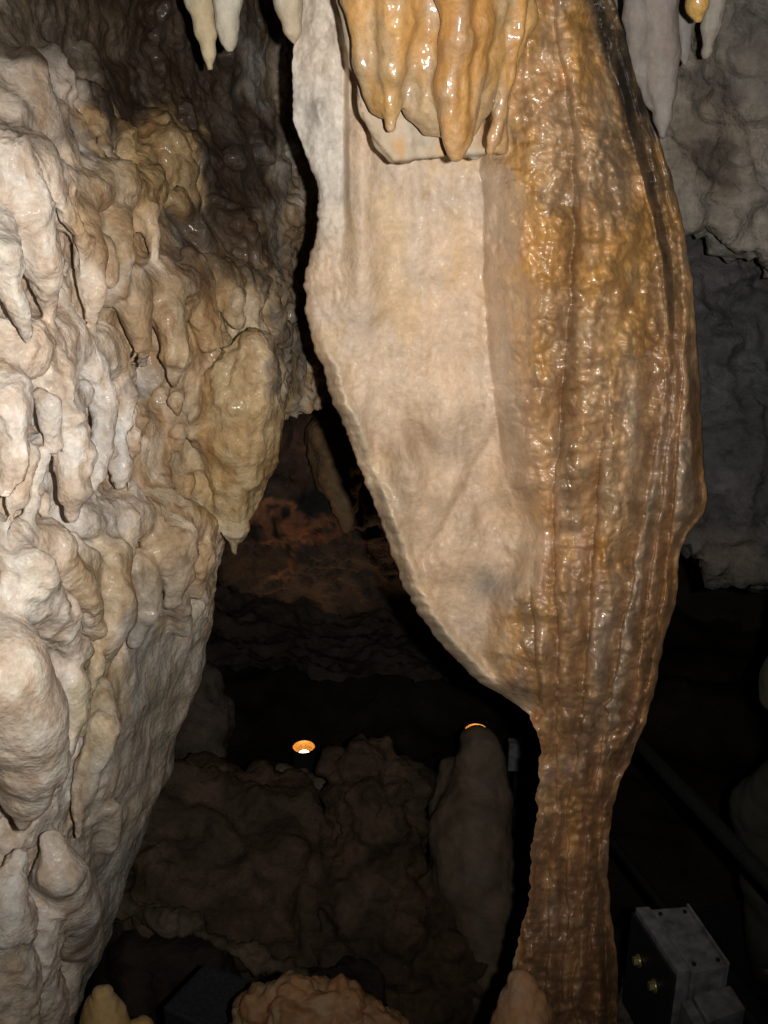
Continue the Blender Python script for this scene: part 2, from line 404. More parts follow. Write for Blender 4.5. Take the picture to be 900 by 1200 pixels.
# body: ribs, creases, beads
def groove(tab, depth, wid, soft=1.0):
    t = np.array(tab, float); c = np.interp(rr, t[:, 0], t[:, 1])
    fade = sstep(t[0, 0] - 20, t[0, 0] + 40, rr) * (1 - sstep(t[-1, 0] - 60, t[-1, 0] + 20, rr))
    x = (px + 0.45 * wob - c) / wid
    wv = .75 + .5 * perlin(C3(px / 40, rr / 45, wid), 17)
    return -1.35 * depth * fade * wv * np.where(x < 0, np.exp(-np.abs(x) / 1.7), 1 - sstep(0, 3.4 / wid, x))
RT = np.array([-240, 0, 150, 300, 450, 600, 750, 850, 950, 1050, 1200, 1420], float)
RB = [[585, 590, 590, 591, 600, 614, 628, 634, 622, 615, 590, 540], [640, 645, 672, 673, 662, 648, 655, 653, 648, 645, 640, 640], [690, 690, 712, 722, 712, 698, 690, 680, 665, 661, 657, 650],
      [690, 697, 737, 775, 780, 755, 727, 707, 686, 678, 676, 690], [704, 709, 753, 789, 790, 772, 752, 737, 707, 696, 696, 720], [712, 716, 764, 800, 799, 788, 771, 749, 717, 707, 712, 750]]
def spl(v):
    g = np.arange(-240, 1421, 4.0); q = np.interp(g, RT, v); kk = np.exp(-(np.arange(-20, 21) / 9.) ** 2); kk /= kk.sum()
    return np.interp(rr, g, np.convolve(np.pad(q, 20, 'edge'), kk, 'valid'))
bnd = [bl - 2] + [spl(v) + (3.5 + 7 * sstep(780, 900, rr)) * perlin(C3(rr / (38 + 30 * sstep(780, 900, rr)), 3.7 * n, 0.5), 200 + n) + 1.6 * perlin(C3(rr / 13, 3.7 * n, 0.5), 210 + n) for n, v in enumerate(RB)] + [RR + 2]
pq = px + .22 * wob
def arch(a, b, n):
    wd = np.maximum(b - a, 1); t = (pq - a) / wd; ins = (t > 0) & (t < 1); tr = np.clip(np.maximum(5.0 / wd, .26), .05, .5)
    up = np.sqrt(np.clip(1 - (1 - np.clip(t / tr, 0, 1)) ** 2, 0, 1)); dn = .5 + .5 * np.cos(np.pi * np.clip((t - tr) / (1 - tr), 0, 1)); prof = np.where(t < tr, up, dn)
    knob = 1 + .28 * perlin(C3(rr / 15, px / 60, 5.5 * n), 220 + n) + .18 * perlin(C3(rr / 42, px / 90, 5.5 * n), 230 + n)
    return np.where(ins, prof * (.00078 * np.minimum(wd, 84)) * knob * sstep(4, 14, wd), 0)
w3 = sstep(400, 560, rr)
soft = np.clip((pq - bnd[0]) / np.maximum(bnd[2] - bnd[0], 8), 0, 1)
ribs = np.where(soft < 1, .034 * np.sin(np.pi * soft ** 1.25) ** 1.3, 0) * (1 + .2 * perlin(C3(rr / 20, px / 50), 241)) * (1 - sstep(640, 720, rr)) + (arch(bnd[0], bnd[1], 0) * .5 + arch(bnd[1], bnd[2], 1)) * sstep(640, 720, rr) + (1 - w3) * arch(bnd[2], bnd[4], 2) + w3 * (arch(bnd[2], bnd[3], 3) + arch(bnd[3], bnd[4], 4)) + arch(bnd[4], bnd[5], 5) * 1.1 + arch(bnd[5], bnd[6], 6) * 1.1 + arch(bnd[6], bnd[7], 7)
ribs = ribs * (1 - .3 * sstep(800, 900, rr)); ribs_n = ribs.copy(); ribs -= .014
RS = np.interp(rows, rows[::45], Rc(rows)[::45]); RS = np.convolve(np.pad(RS, 60, 'edge'), np.ones(121) / 121, 'valid')[:, None]
flow = uu * hw                                        # streams run down the body and follow its taper
ribs += 0.008 * (ridged(C3((px - RS + 9 * perlin(C3(px / 50, rr / 60), 12)) / 32, rr / 150), 2, 51) - .4) * sstep(.45, .75, u)
ribs += 0.019 * fbm(C3((px + wob) / 42, rr / 62), 3, 53) + .009 * perlin(C3(px / 24, rr / 26), 54)
ribs -= .010 * np.exp(-((px - 672) / 14.) ** 2) * sstep(150, 200, rr) * (1 - sstep(560, 700, rr))
b1, b2 = worley(C3((px + wob) / 15, (rr + 4 * perlin(C3(px / 20, rr / 20), 61)) / 12, 0.5), 1)
b3, b4 = worley(C3((px + wob) / 7.5, rr / 6.2, 0.5), 2)
beads = (0.0200 * (0.28 - b1 ** 2) + 0.0075 * (0.28 - b3 ** 2)) * np.clip(.85 + .9 * perlin(C3(px / 45, rr / 60), 95), .35, 1.4)
scal = 0.0030 * perlin(C3(px / 30, (rr + wob * 2) / 7), 71) * sstep(640, 760, rr)
rg = fbm(C3(px / 28, rr / 45), 4, 66)
bmask = sstep(-0.02, 0.10 + .16 * sstep(500, 600, rr) * (1 - sstep(800, 840, rr)), u + (0.05 + .10 * sstep(500, 600, rr)) * fbm(C3(px / 34, rr / 40), 3, 91))
bmask = np.maximum(bmask, sstep(845, 860, rr))
smooth_low = sstep(680, 740, rr) * (1 - sstep(.15, .4, u)) * (1 - sstep(820, 850, rr))
amp = (0.75 + 0.6 * perlin(C3(px / 60, rr / 90), 92)) * (1 - 0.35 * lowr)
tex = (ribs + beads * amp + scal + 0.007 * rg) * bmask
h = smax(lumps * (1 - 0.0 * bmask), body * np.sqrt(np.clip(dr / 14, 0, 1)), 0.018 + .022 * sstep(480, 600, rr)) + tex * np.clip(np.minimum(dl, dr) / 7, 0.12, 1)
h = np.maximum(h, 0.0) + 0.0
DM = 1.86 + 0.0 * rr
P = at(px, rr, DM - h)
# back half
tb = np.linspace(0, 1, ncb + 2)[1:-1][::-1]
rb, sb = np.meshgrid(rows, tb, indexing='ij')
pxb = Lr[:, None] + (Rr - Lr)[:, None] * sb
blb = np.clip((pxb - BL(rb)) / np.maximum(Rr[:, None] - BL(rb), 30), 0, 1)
hb = 0.02 * np.sqrt(np.sin(np.pi * sb)) + 0.16 * np.sin(np.pi * blb) * (Rr[:, None] - BL(rb)) / 250 + .006 * fbm(C3(pxb / 40, rb / 60), 3, 81)
Pb = at(pxb, rb, 1.862 + np.maximum(hb, .002))
G = np.concatenate([P, Pb], 1); nc = G.shape[1]
idx = np.arange(nr * nc).reshape(nr, nc); nxt = np.roll(idx, -1, 1)
Q = np.stack([idx[:-1], idx[1:], nxt[1:], nxt[:-1]], -1).reshape(-1, 4)
V = G.reshape(-1, 3); N = vnormals(V, Q)
if N[idx[nr // 2, ncf // 2]][1] > 0: Q = Q[:, ::-1]; N = -N
# colours
beige = np.array([.63, .49, .36]); white = np.array([.63, .575, .50]); tan = np.array([.52, .305, .14]); orange = np.array([.56, .29, .075]); rust = np.array([.40, .20, .095])
grey = np.array([.25, .22, .185]); buff = np.array([.52, .36, .215]); dark = np.array([.13, .095, .055]); mauve = np.array([.42, .285, .23])
def mix(a, b, t): return a * (1 - t[..., None]) + b * t[..., None]
n1 = fbm(C3(px / 60, rr / 110), 4, 101); n2 = fbm(C3(px / 22, rr / 60), 4, 105); n3 = fbm(C3(px / 90, rr / 60), 3, 109)
cf = np.tile(beige, px.shape + (1,))
cf = mix(cf, np.array([.62, .45, .27]), sstep(.0, .5, n1) * .8)
cf = mix(cf, white, (1 - sstep(cx_ - 6, cx_ + 3, px)) * (1 - sstep(220, 330, rr)))
cf = mix(cf, np.array([.55, .40, .265]), sstep(430, 620, rr) * .6); cf = cf * (1 + .07 * perlin(C3(px / 5, rr / 6), 171) + .06 * perlin(C3(px / 12, rr / 60), 172))[..., None]
cf = mix(cf, np.array([.40, .29, .19]), sstep(.1, .5, n2 + .25 * n3) * sstep(420, 520, rr) * .5)
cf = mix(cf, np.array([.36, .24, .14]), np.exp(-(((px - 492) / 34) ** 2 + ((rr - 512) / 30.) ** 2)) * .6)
cf = mix(cf, grey * .75, np.exp(-(((px - 572) / 22) ** 2 + ((rr - 685) / 18.) ** 2)) * .8)
cf = mix(cf, np.array([.66, .53, .36]), np.exp(-((dl - 14) / 12.) ** 2) * sstep(400, 500, rr) * .6)
cb = mix(np.tile(tan, px.shape + (1,)), orange, sstep(-.1, .5, n1) * .75)
cb = mix(cb, buff, sstep(.05, .5, fbm(C3(px / 36, rr / 80), 3, 121)) * .7)
cb = mix(cb, rust, sstep(.1, .55, fbm(C3(px / 30, rr / 60), 4, 125)) * sstep(150, 450, rr) * .5)
cb = mix(cb, mauve, sstep(.05, .4, fbm(C3(px / 30, rr / 70), 3, 129)) * sstep(450, 750, rr) * .55)
cb = mix(cb, np.array([.36, .30, .23]), np.exp(-((px - np.interp(rr, [380, 450, 600, 740, 850], [800, 795, 765, 735, 705])) / 20.) ** 2) * sstep(380, 480, rr) * (1 - sstep(800, 900, rr)) * .8)
cb = mix(cb, np.array([.29, .155, .085]), sstep(680, 900, rr) * .85 * sstep(-.5, .2, n2))
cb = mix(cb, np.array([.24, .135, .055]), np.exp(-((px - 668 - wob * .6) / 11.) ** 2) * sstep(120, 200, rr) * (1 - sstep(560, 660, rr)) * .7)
cb = mix(cb, rust, np.exp(-((dr - 25) / 30.) ** 2) * sstep(350, 520, rr) * .5)
cb = mix(cb, grey * .6, np.exp(-(((px - 728) / 22) ** 2 + ((rr - 215) / 45.) ** 2)) * .6)
cb = mix(cb, grey * .8, np.exp(-(((px - 600) / 20) ** 2 + ((rr - 690) / 30.) ** 2)) * .6)
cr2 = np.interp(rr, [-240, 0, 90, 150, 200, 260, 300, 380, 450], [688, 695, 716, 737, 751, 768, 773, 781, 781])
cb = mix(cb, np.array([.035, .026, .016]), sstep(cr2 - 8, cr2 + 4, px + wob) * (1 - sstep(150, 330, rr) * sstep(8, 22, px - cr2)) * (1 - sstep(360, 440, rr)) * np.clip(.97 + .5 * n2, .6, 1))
cb = mix(cb, dark, sstep(.35, .6, fbm(C3(px / 13, rr / 25), 3, 133)) * .35)
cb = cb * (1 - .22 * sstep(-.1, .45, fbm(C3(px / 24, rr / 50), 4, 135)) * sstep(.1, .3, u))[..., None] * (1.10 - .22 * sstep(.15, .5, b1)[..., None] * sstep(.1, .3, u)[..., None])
valley = (1 - .75 * sstep(820, 900, rr)) * np.clip(1 - ribs_n / .017, 0, 1) * sstep(.12, .3, u) * sstep(150, 420, rr)  # rusty brown of the rib valleys, with crease shade deepened in the colour
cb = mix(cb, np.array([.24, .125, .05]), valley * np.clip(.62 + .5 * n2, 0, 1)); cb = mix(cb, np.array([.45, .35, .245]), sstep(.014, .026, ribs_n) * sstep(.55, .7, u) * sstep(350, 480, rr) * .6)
cmask = np.clip(sstep(-.07, .24, u + .09 * fbm(C3(px / 20, rr / 45), 3, 93)) * (.35 + .65 * sstep(.0, .16, u)), 0, 1); cmask = np.where(rr > 560, bmask * sstep(560, 640, rr) + cmask * (1 - sstep(560, 640, rr)), cmask)
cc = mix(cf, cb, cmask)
wet = bmask * np.clip(.75 + .8 * fbm(C3(px / 40, rr / 60), 3, 141), .15, 1) * (1 - .30 * sstep(850, 950, rr)) + (1 - bmask) * .03 + .35 * np.exp(-(dl / 25) ** 2) * sstep(400, 450, rr)
wet *= 1 - .55 * sstep(cr2 - 4, cr2 + 10, px) * (1 - sstep(330, 420, rr))
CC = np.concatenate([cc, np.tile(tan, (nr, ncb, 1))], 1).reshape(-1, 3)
WW = np.concatenate([np.clip(wet * 1.35, 0, 1), np.zeros((nr, ncb))], 1).ravel()
own = np.concatenate([(bmask > .5).astype(int), np.ones((nr, ncb), int)], 1).ravel()
qo = own[Q[:, 0]]
qs = V[Q[:, 0]]
ppx = np.concatenate([px, pxb], 1).ravel()[Q[:, 0]]; ppr = np.concatenate([rr, rb], 1).ravel()[Q[:, 0]]
part = np.where(qo == 0, 1, 0); part = np.where((qo == 0) & (ppx < 405) & (ppr < 345), 2, part)
column = empty('flowstone_column', at(660, 1330, 1.86), label='huge wet tan flowstone column narrowing to its foot in the middle of the cave', category='rock column')
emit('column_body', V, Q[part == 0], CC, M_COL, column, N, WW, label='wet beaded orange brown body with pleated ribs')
emit('drapery_sheet', V, Q[part == 1], CC, M_COL, column, N, WW, label='smooth dry beige sheet with scalloped left edge')
emit('drapery_strip', V, Q[part == 2], CC, M_COL, column, N, WW, label='pale whitish strip along the upper left edge')

# ------------------------------------------------------------------ generic sculpted rock
def clay_of(chains, vox, pad=0.03):
    pts = np.array([p for c in chains for p, r in c]); rs = max(r for c in chains for p, r in c)
    return Clay(pts.min(0) - rs - pad, pts.max(0) + rs + pad, vox)
def C(pts, D=None):                                  # (px, py, D, radius in px) -> (point, radius in metres)
    out = []
    for (a, b, d, r) in pts: out.append((at(a, b, d), r * pxlen(d, b)))
    return out
def rock_finish(P, Q, disp):
    n = vnormals(P, Q); P = P + n * disp(P)[:, None]; return P, vnormals(P, Q)
def rock(name, chains, vox, disp, color, mat, k=0.012, flat=1.0, parent=None, cuts=(), wet=None, **props):
    c = clay_of(chains, vox)
    for ch in chains: c.chain(ch, k, 0, flat)
    for ch in cuts: c.chain(ch, k, 0, 1.0, True)
    P, Q, o = c.skin(); P, N = rock_finish(P, Q, disp)
    col = color(P) if callable(color) else np.tile(np.array(color, float), (len(P), 1))
    return emit(name, P, Q, col, mat, parent, N, None if wet is None else np.full(len(P), wet), **props)

# ------------------------------------------------------------------ orange curtain overhanging the top of the column
cl = Clay(at(395, 215, 1.5) * 1 + np.array([-.06, -.14, -.03]), at(640, -210, 1.5) + np.array([.03, .34, .0]), 0.0036)
def lay(c, pts, owner, k=.01, flat=.8): c.chain(C(pts), k, owner, flat)
for (pts, ow, fl_) in [
    # pale thin plate behind, its rim reaching lowest
    ([(412, -200, 1.64, 22), (418, 0, 1.64, 20), (428, 70, 1.64, 16), (436, 125, 1.64, 13), (450, 160, 1.64, 11), (464, 178, 1.64, 9)], 1, .5),
    ([(450, -200, 1.65, 34), (455, 60, 1.65, 28), (470, 160, 1.645, 14), (476, 180, 1.645, 7)], 1, .45),
    ([(500, -200, 1.65, 34), (505, 100, 1.65, 28), (510, 160, 1.645, 16), (512, 176, 1.645, 7)], 1, .45),
    ([(550, -200, 1.65, 34), (552, 100, 1.65, 26), (550, 160, 1.645, 14), (550, 176, 1.645, 6)], 1, .45),
    ([(462, 184, 1.645, 2.6), (500, 181, 1.645, 2.4), (535, 176, 1.645, 2.4), (560, 180, 1.645, 2.6), (590, 176, 1.645, 2.6)], 1, .6),
    # front curtain
    ([(430, -200, 1.57, 30), (432, 0, 1.57, 27), (440, 70, 1.575, 20), (446, 115, 1.58, 10), (448, 132, 1.58, 5)], 2, .7),
    ([(480, -200, 1.57, 36), (478, 0, 1.57, 30), (490, 70, 1.58, 22), (496, 125, 1.585, 12), (505, 142, 1.585, 5)], 2, .6),
    ([(520, -200, 1.57, 34), (520, 60, 1.58, 24), (515, 120, 1.585, 16), (518, 145, 1.59, 5)], 2, .6),
    ([(560, -200, 1.58, 34), (565, 0, 1.58, 28), (562, 70, 1.59, 20), (558, 120, 1.6, 12), (552, 150, 1.6, 6)], 2, .7),
    ([(600, -200, 1.62, 30), (600, 20, 1.62, 22), (590, 90, 1.63, 12)], 2, .7),
    # drips
    ([(458, -200, 1.52, 24), (462, -30, 1.53, 20), (464, 30, 1.54, 16), (460, 80, 1.55, 11), (457, 118, 1.56, 7), (457, 149, 1.56, 4)], 3, .9),
    ([(528, -200, 1.51, 26), (533, -20, 1.52, 21), (536, 50, 1.53, 18), (530, 105, 1.54, 16), (533, 140, 1.545, 13), (535, 165, 1.55, 9), (535, 183, 1.55, 5)], 4, .9),
    ([(560, -60, 1.55, 14), (561, 30, 1.55, 12), (556, 80, 1.56, 11), (548, 130, 1.56, 8), (540, 160, 1.56, 6)], 4, .9),
    ([(613, -200, 1.58, 15), (609, -20, 1.58, 12), (604, 40, 1.59, 10), (595, 90, 1.60, 8), (588, 130, 1.61, 7), (579, 160, 1.61, 6), (574, 177, 1.61, 4)], 5, .9),
    ([(589, 130, 1.62, 6), (589, 165, 1.625, 6), (588, 175, 1.63, 4)], 5, .9),
    ([(574, 178, 1.62, 3), (590, 175, 1.63, 3)], 5, .9)]:
    lay(cl, pts, ow, {1: .010, 2: .026, 5: .011}.get(ow, .021), fl_)
Pc, Qc, oc = cl.skin()
def dcurt(P):
    q = P * np.array([1, 1, .8]); b = worley(q * 62, 3)[0]
    return .0016 * (0.5 - b) + .0050 * fbm(P * np.array([24, 24, 9]), 3, 7) + .0022 * perlin(P * np.array([60, 60, 10]), 8) + .003 * perlin(P * np.array([20, 20, 40]), 9)
Pc, Nc = rock_finish(Pc, Qc, dcurt)
colr = {1: (.46, .385, .29), 2: (.42, .28, .14), 3: (.46, .28, .11), 4: (.46, .24, .075), 5: (.44, .23, .07), 0: (.5, .36, .2)}
CCc = np.array([colr[int(i)] for i in range(6)])[oc]
nn = fbm(Pc * np.array([22, 22, 8]), 4, 15)
CCc = CCc * (1 + .0 * nn[:, None]); CCc = mix(CCc, np.array([.54, .29, .08]), sstep(.0, .4, nn) * .6); CCc = mix(CCc, np.array([.42, .34, .25]), sstep(.1, .45, -nn) * .3)
px_, py_ = project(Pc)
# thin shadow line painted into the colour along the plate's lower edge
rimln = np.interp(px_, [400, 430, 462, 500, 540, 590], [30, 150, 188, 184, 180, 178])
CCc = mix(CCc, np.array([.12, .075, .03]), np.exp(-((py_ - rimln - 3) / 2.6) ** 2) * (oc == 1) * .8)
own_q = oc[Qc[:, 0]]
emit('curtain_plate', Pc, Qc[own_q <= 1], CCc, M_DRY, column, Nc, label='thin pale plate behind the orange drips')
emit('curtain', Pc, Qc[own_q == 2], CCc, M_CURT, column, Nc, label='tan curtain at the top of the column')
for ow, lb in ((3, 'slim orange drip with a droplet tip'), (4, 'thickest deep orange drip'), (5, 'narrow ribbon like orange drip at the right')):
    emit('drip', Pc, Qc[own_q == ow], CCc, M_CURT, column, Nc, label=lb)

# ================================================================== LEFT WALL
colsx = [-120, 0, 60, 120, 180, 240, 300, 360, 430]
tabD = {-220: [1.60, 1.75, 1.9, 2.1, 2.2, 2.35, 2.5, 2.65, 2.8], -60: [1.60, 1.75, 1.9, 2.1, 2.25, 2.4, 2.55, 2.7, 2.85], 60: [1.5, 1.63, 1.85, 2.12, 2.3, 2.42, 2.55, 2.7, 2.85],
        150: [1.42, 1.53, 1.68, 1.95, 2.18, 2.36, 2.5, 2.68, 2.8], 230: [1.36, 1.46, 1.6, 1.78, 2.0, 2.24, 2.42, 2.65, 2.8], 320: [1.32, 1.42, 1.58, 1.72, 1.86, 2.05, 2.26, 2.62, 2.8],
        420: [1.3, 1.4, 1.56, 1.74, 1.86, 1.96, 2.15, 2.55, 2.8], 520: [1.28, 1.38, 1.53, 1.74, 1.87, 1.98, 2.15, 2.5, 2.8], 620: [1.28, 1.38, 1.5, 1.66, 1.8, 1.92, 2.1, 2.5, 2.8],
        720: [1.26, 1.36, 1.49, 1.62, 1.76, 1.92, 2.1, 2.5, 2.8], 820: [1.24, 1.35, 1.48, 1.62, 1.80, 1.97, 2.2, 2.5, 2.8], 920: [1.24, 1.36, 1.49, 1.64, 1.84, 2.05, 2.3, 2.5, 2.8],
        1050: [1.26, 1.38, 1.53, 1.72, 1.95, 2.2, 2.4, 2.6, 2.8], 1200: [1.3, 1.42, 1.58, 1.8, 2.1, 2.3, 2.5, 2.7, 2.8], 1400: [1.35, 1.45, 1.62, 1.85, 2.1, 2.3, 2.5, 2.7, 2.8]}
ry = np.array(sorted(tabD)); TD = np.array([tabD[k] for k in sorted(tabD)]); cxs = np.array(colsx, float)
def Dbase(px, py):
    px = np.clip(px, cxs[0], cxs[-1] - 1e-3); py = np.clip(py, ry[0], ry[-1] - 1e-3)
    i = np.clip(np.searchsorted(ry, py, side='right') - 1, 0, len(ry) - 2); j = np.clip(np.searchsorted(cxs, px, side='right') - 1, 0, len(cxs) - 2)
    a = (py - ry[i]) / (ry[i + 1] - ry[i]); b = (px - cxs[j]) / (cxs[j + 1] - cxs[j])
    return (TD[i, j] * (1 - b) + TD[i, j + 1] * b) * (1 - a) + (TD[i + 1, j] * (1 - b) + TD[i + 1, j + 1] * b) * a
Ex = np.array([(-300, 470), (440, 440), (478, 350), (500, 322), (560, 292), (620, 268), (650, 262), (720, 250), (800, 238), (860, 215), (900, 202), (960, 180), (1030, 152), (1090, 134), (1160, 106), (1200, 92), (1400, 30)], float)
WV = 0.0055
cw = Clay([-0.92, 1.10, -2.25], [-0.14, 2.95, 0.42], WV)
X, Y, Z = np.meshgrid(*cw.ax, indexing='ij', sparse=True)
fz = (Y * cp - Z * sp); uz = (Y * sp + Z * cp)
PX = (CX + F_PX * X / fz).astype(np.float32); PY = (CY - F_PX * uz / fz).astype(np.float32) + 0 * PX
db = Dbase(PX, PY).astype(np.float32)
e = np.interp(PY, Ex[:, 0], Ex[:, 1]).astype(np.float32)
behind = np.maximum(Y - db, 0)
edge = (PX - e + behind * 60) * (Y / F_PX) * .8
cw.d = smax(((db - Y) * .72).astype(np.float32), edge.astype(np.float32), .05).astype(np.float32)
del PX, PY, db, e, behind, edge
OWN = {}
def wdrip(pts, owner=0, out=(.03,), k=.008, flat=.9):
    ch = []
    for i, p in enumerate(pts):
        o = out[min(i, len(out) - 1)] * 1.45 - (.05 if i == 0 and len(out) > 2 else 0)
        D = float(Dbase(np.array(p[0]), np.array(p[1]))) - o
        ch.append((at(p[0], p[1], D), p[2] * pxlen(D, p[1])))
    cw.chain(ch, k, owner, flat)
def hang(pts, D0, owner=0, k=.012, flat=.9, lean=0.0):  # hangs free at a fixed distance
    ch = [(at(p[0], p[1], D0 + lean * i), p[2] * pxlen(D0, p[1])) for i, p in enumerate(pts)]
    cw.chain(ch, k, owner, flat)
# pockets first
for (a, b, r, dep) in ((168, 432, 20, .02), (100, 165, 16, .0), (15, 975, 26, .0), (30, 520, 12, .0), (240, 330, 20, .0), (190, 470, 16, .0), (230, 560, 9, .0), (60, 620, 14, .0), (130, 770, 14, .0)):
    D = float(Dbase(np.array(a), np.array(b))); cw.ball(at(a, b, D), r * pxlen(D, b) * 1.3, .02, 0, True)
# little random runs and lobes
rs = random.Random(4)
for i in range(115):
    a = rs.uniform(-60, 335); b = rs.uniform(120, 760)
    lim = np.interp(b, Ex[:, 0], Ex[:, 1]) - 14
    if a > lim or (b > 690 and a > 110): continue
    dark_zone = (a > 200 and b < 290) or (a > 110 and b < 150)
    r = rs.uniform(6, 15); ln = rs.uniform(15, 60); sl = rs.uniform(-.1, .35)
    if a > lim - 24: sl = -abs(sl)
    if dark_zone: r *= 1.3; ln *= .5; sl = .8
    wdrip([(a, b, r), (a + sl * ln * .6, b + ln * .6, r * rs.uniform(.7, 1.1)), (a + sl * ln, b + ln, r * rs.uniform(.3, .7))], 0, (.000, rs.uniform(.004, .02), rs.uniform(.006, .026)), .010)
W = wdrip
for shelf, o_s in (([(95, 222, 26), (130, 214, 30), (172, 220, 26)], .05), ([(140, 335, 24), (190, 332, 27), (232, 338, 20)], .035), ([(250, 322, 22), (285, 330, 22), (318, 345, 16)], .03),
                   ([(10, 405, 34), (60, 402, 35), (110, 412, 28), (152, 442, 17)], .06), ([(95, 612, 24), (150, 604, 22), (230, 618, 24)], .035), ([(-30, 190, 40), (30, 195, 36), (78, 238, 24)], .05),
                   ([(185, 150, 20), (215, 175, 22), (236, 215, 18)], .02), ([(-20, 630, 36), (50, 640, 30), (100, 690, 22)], .06)):
    W(shelf, 0, (o_s * .7,), .035)
# upper left knobbly mass
for p in ((20, 90, 34), (60, 85, 28), (95, 110, 22), (50, 130, 30), (85, 150, 20), (15, 140, 30), (110, 130, 14)): W([p, (p[0] + 4, p[1] + 16, p[2] * .8)], 0, (.0,), .04)
W([(100, 60, 12), (112, 100, 13), (120, 138, 8)], 0, (.03,)); W([(100, 155, 9), (104, 178, 7)], 0, (.03,)); W([(116, 150, 10), (120, 176, 7)], 0, (.03,)); W([(140, 150, 15), (146, 178, 13)], 0, (.03,))
# pale drapery, upper left
W([(-30, 150, 40), (0, 190, 34), (28, 240, 30), (48, 300, 24), (60, 350, 12)], 10, (.03, .06, .08, .09, .08))
W([(20, 165, 24), (55, 210, 22), (80, 255, 18), (96, 292, 12), (97, 328, 4)], 11, (.05, .07, .09, .09, .08))
W([(-20, 240, 34), (8, 300, 24), (22, 350, 16), (26, 392, 8)], 10, (.06, .10, .11, .10)); W([(-50, 250, 30), (-30, 330, 20), (-20, 400, 10)], 10, (.06, .1, .1))
W([(40, 280, 16), (55, 330, 14), (62, 375, 9)], 10, (.08, .09, .08)); W([(62, 330, 12), (78, 362, 10), (100, 388, 5)], 10, (.06, .06, .05))
# tan drapery
W([(95, 200, 26), (96, 250, 22), (104, 300, 20), (106, 345, 14), (109, 382, 4)], 12, (.03, .06, .08, .085, .08))
W([(128, 205, 26), (134, 255, 20), (138, 300, 17), (142, 345, 9)], 12, (.03, .05, .06, .05)); W([(160, 205, 24), (172, 250, 19), (180, 298, 9)], 12, (.03, .06, .05))
W([(120, 290, 16), (128, 330, 13)], 12, (.06,)); W([(80, 205, 14), (84, 245, 12)], 12, (.04,))
W([(172, 150, 16), (196, 170, 22), (215, 205, 20), (228, 245, 12)], 0, (.02, .05, .06, .04)); W([(235, 235, 22), (270, 262, 22), (300, 296, 18), (317, 334, 6)], 0, (.0, .04, .06, .05))
W([(200, 235, 20), (235, 285, 18)], 0, (.02,))
# middle tan mass
W([(140, 320, 26), (158, 360, 24), (165, 400, 16), (170, 428, 6)], 13, (.03, .05, .06, .05)); W([(185, 325, 26), (198, 370, 24), (205, 420, 16), (207, 454, 5)], 13, (.03, .06, .07, .06))
W([(225, 315, 20), (235, 345, 16), (240, 352, 8)], 0, (.03,)); W([(235, 350, 20), (242, 400, 16)], 0, (.03,))
W([(262, 315, 22), (270, 350, 18), (274, 372, 9)], 0, (.04, .05, .05)); W([(285, 350, 20), (290, 390, 18), (285, 415, 14)], 0, (.03,)); W([(310, 345, 18), (322, 390, 14)], 0, (.03,))
# the big tan cone
Dh = 1.96
hang([(296, 405, 26), (290, 435, 38), (283, 470, 43), (279, 515, 38), (277, 555, 27), (276, 592, 18), (276, 622, 12), (277, 644, 6)], Dh, 14, .012, 1.0)
hang([(300, 445, 30), (306, 490, 24), (300, 540, 22), (290, 590, 12)], Dh + .03, 14, .02); hang([(258, 450, 24), (252, 500, 24), (258, 545, 16), (266, 590, 10)], Dh, 14, .02)
# pale stalactites, left middle
W([(35, 400, 34), (62, 440, 32), (76, 490, 26), (82, 535, 21), (85, 575, 14), (87, 612, 4)], 15, (.04, .08, .11, .12, .12, .11))
W([(85, 400, 26), (112, 430, 22), (122, 470, 18), (118, 520, 12), (112, 573, 4)], 16, (.05, .09, .11, .11, .10))
W([(125, 430, 18), (146, 460, 14), (148, 500, 11), (142, 540, 8), (137, 565, 4)], 16, (.05, .08, .09, .09, .08)); W([(150, 450, 14), (160, 485, 12), (157, 530, 9), (150, 572, 5)], 16, (.05, .07, .07, .06))
W([(131, 500, 8), (133, 530, 7), (134, 560, 3)], 16, (.08,)); W([(95, 460, 15), (86, 490, 10), (82, 503, 5)], 15, (.13, .145, .14))
W([(-10, 420, 40), (10, 480, 28), (14, 530, 20), (8, 580, 14)], 17, (.05, .09, .1, .1)); W([(42, 500, 12), (44, 540, 10), (40, 590, 8), (36, 620, 5)], 17, (.06, .07, .07, .06)); W([(28, 540, 16), (22, 590, 11), (18, 620, 5)], 17, (.08,))
W([(55, 470, 14), (62, 525, 9)], 15, (.1,))
# lower masses
W([(150, 578, 10), (152, 606, 13), (150, 640, 13)], 18, (.06, .06, .05))
W([(118, 605, 24), (125, 655, 32), (128, 700, 34), (118, 745, 28), (112, 775, 18)], 0, (.03, .05, .06, .05, .04)); W([(180, 600, 34), (196, 640, 32), (206, 676, 22), (200, 700, 12)], 0, (.02, .05, .06, .05))
W([(222, 610, 24), (232, 650, 22), (228, 690, 12)], 0, (.02, .05, .04)); W([(165, 660, 24), (170, 710, 20), (160, 750, 10)], 0, (.04,)); W([(205, 700, 16), (215, 740, 12)], 0, (.02,))
W([(20, 620, 30), (62, 650, 28), (90, 690, 24), (108, 735, 16)], 0, (.05, .07, .08, .07)); W([(-20, 640, 40), (20, 670, 36), (60, 720, 30), (85, 770, 20)], 0, (.06, .08, .09, .08))
W([(80, 640, 20), (112, 670, 18)], 0, (.05,))
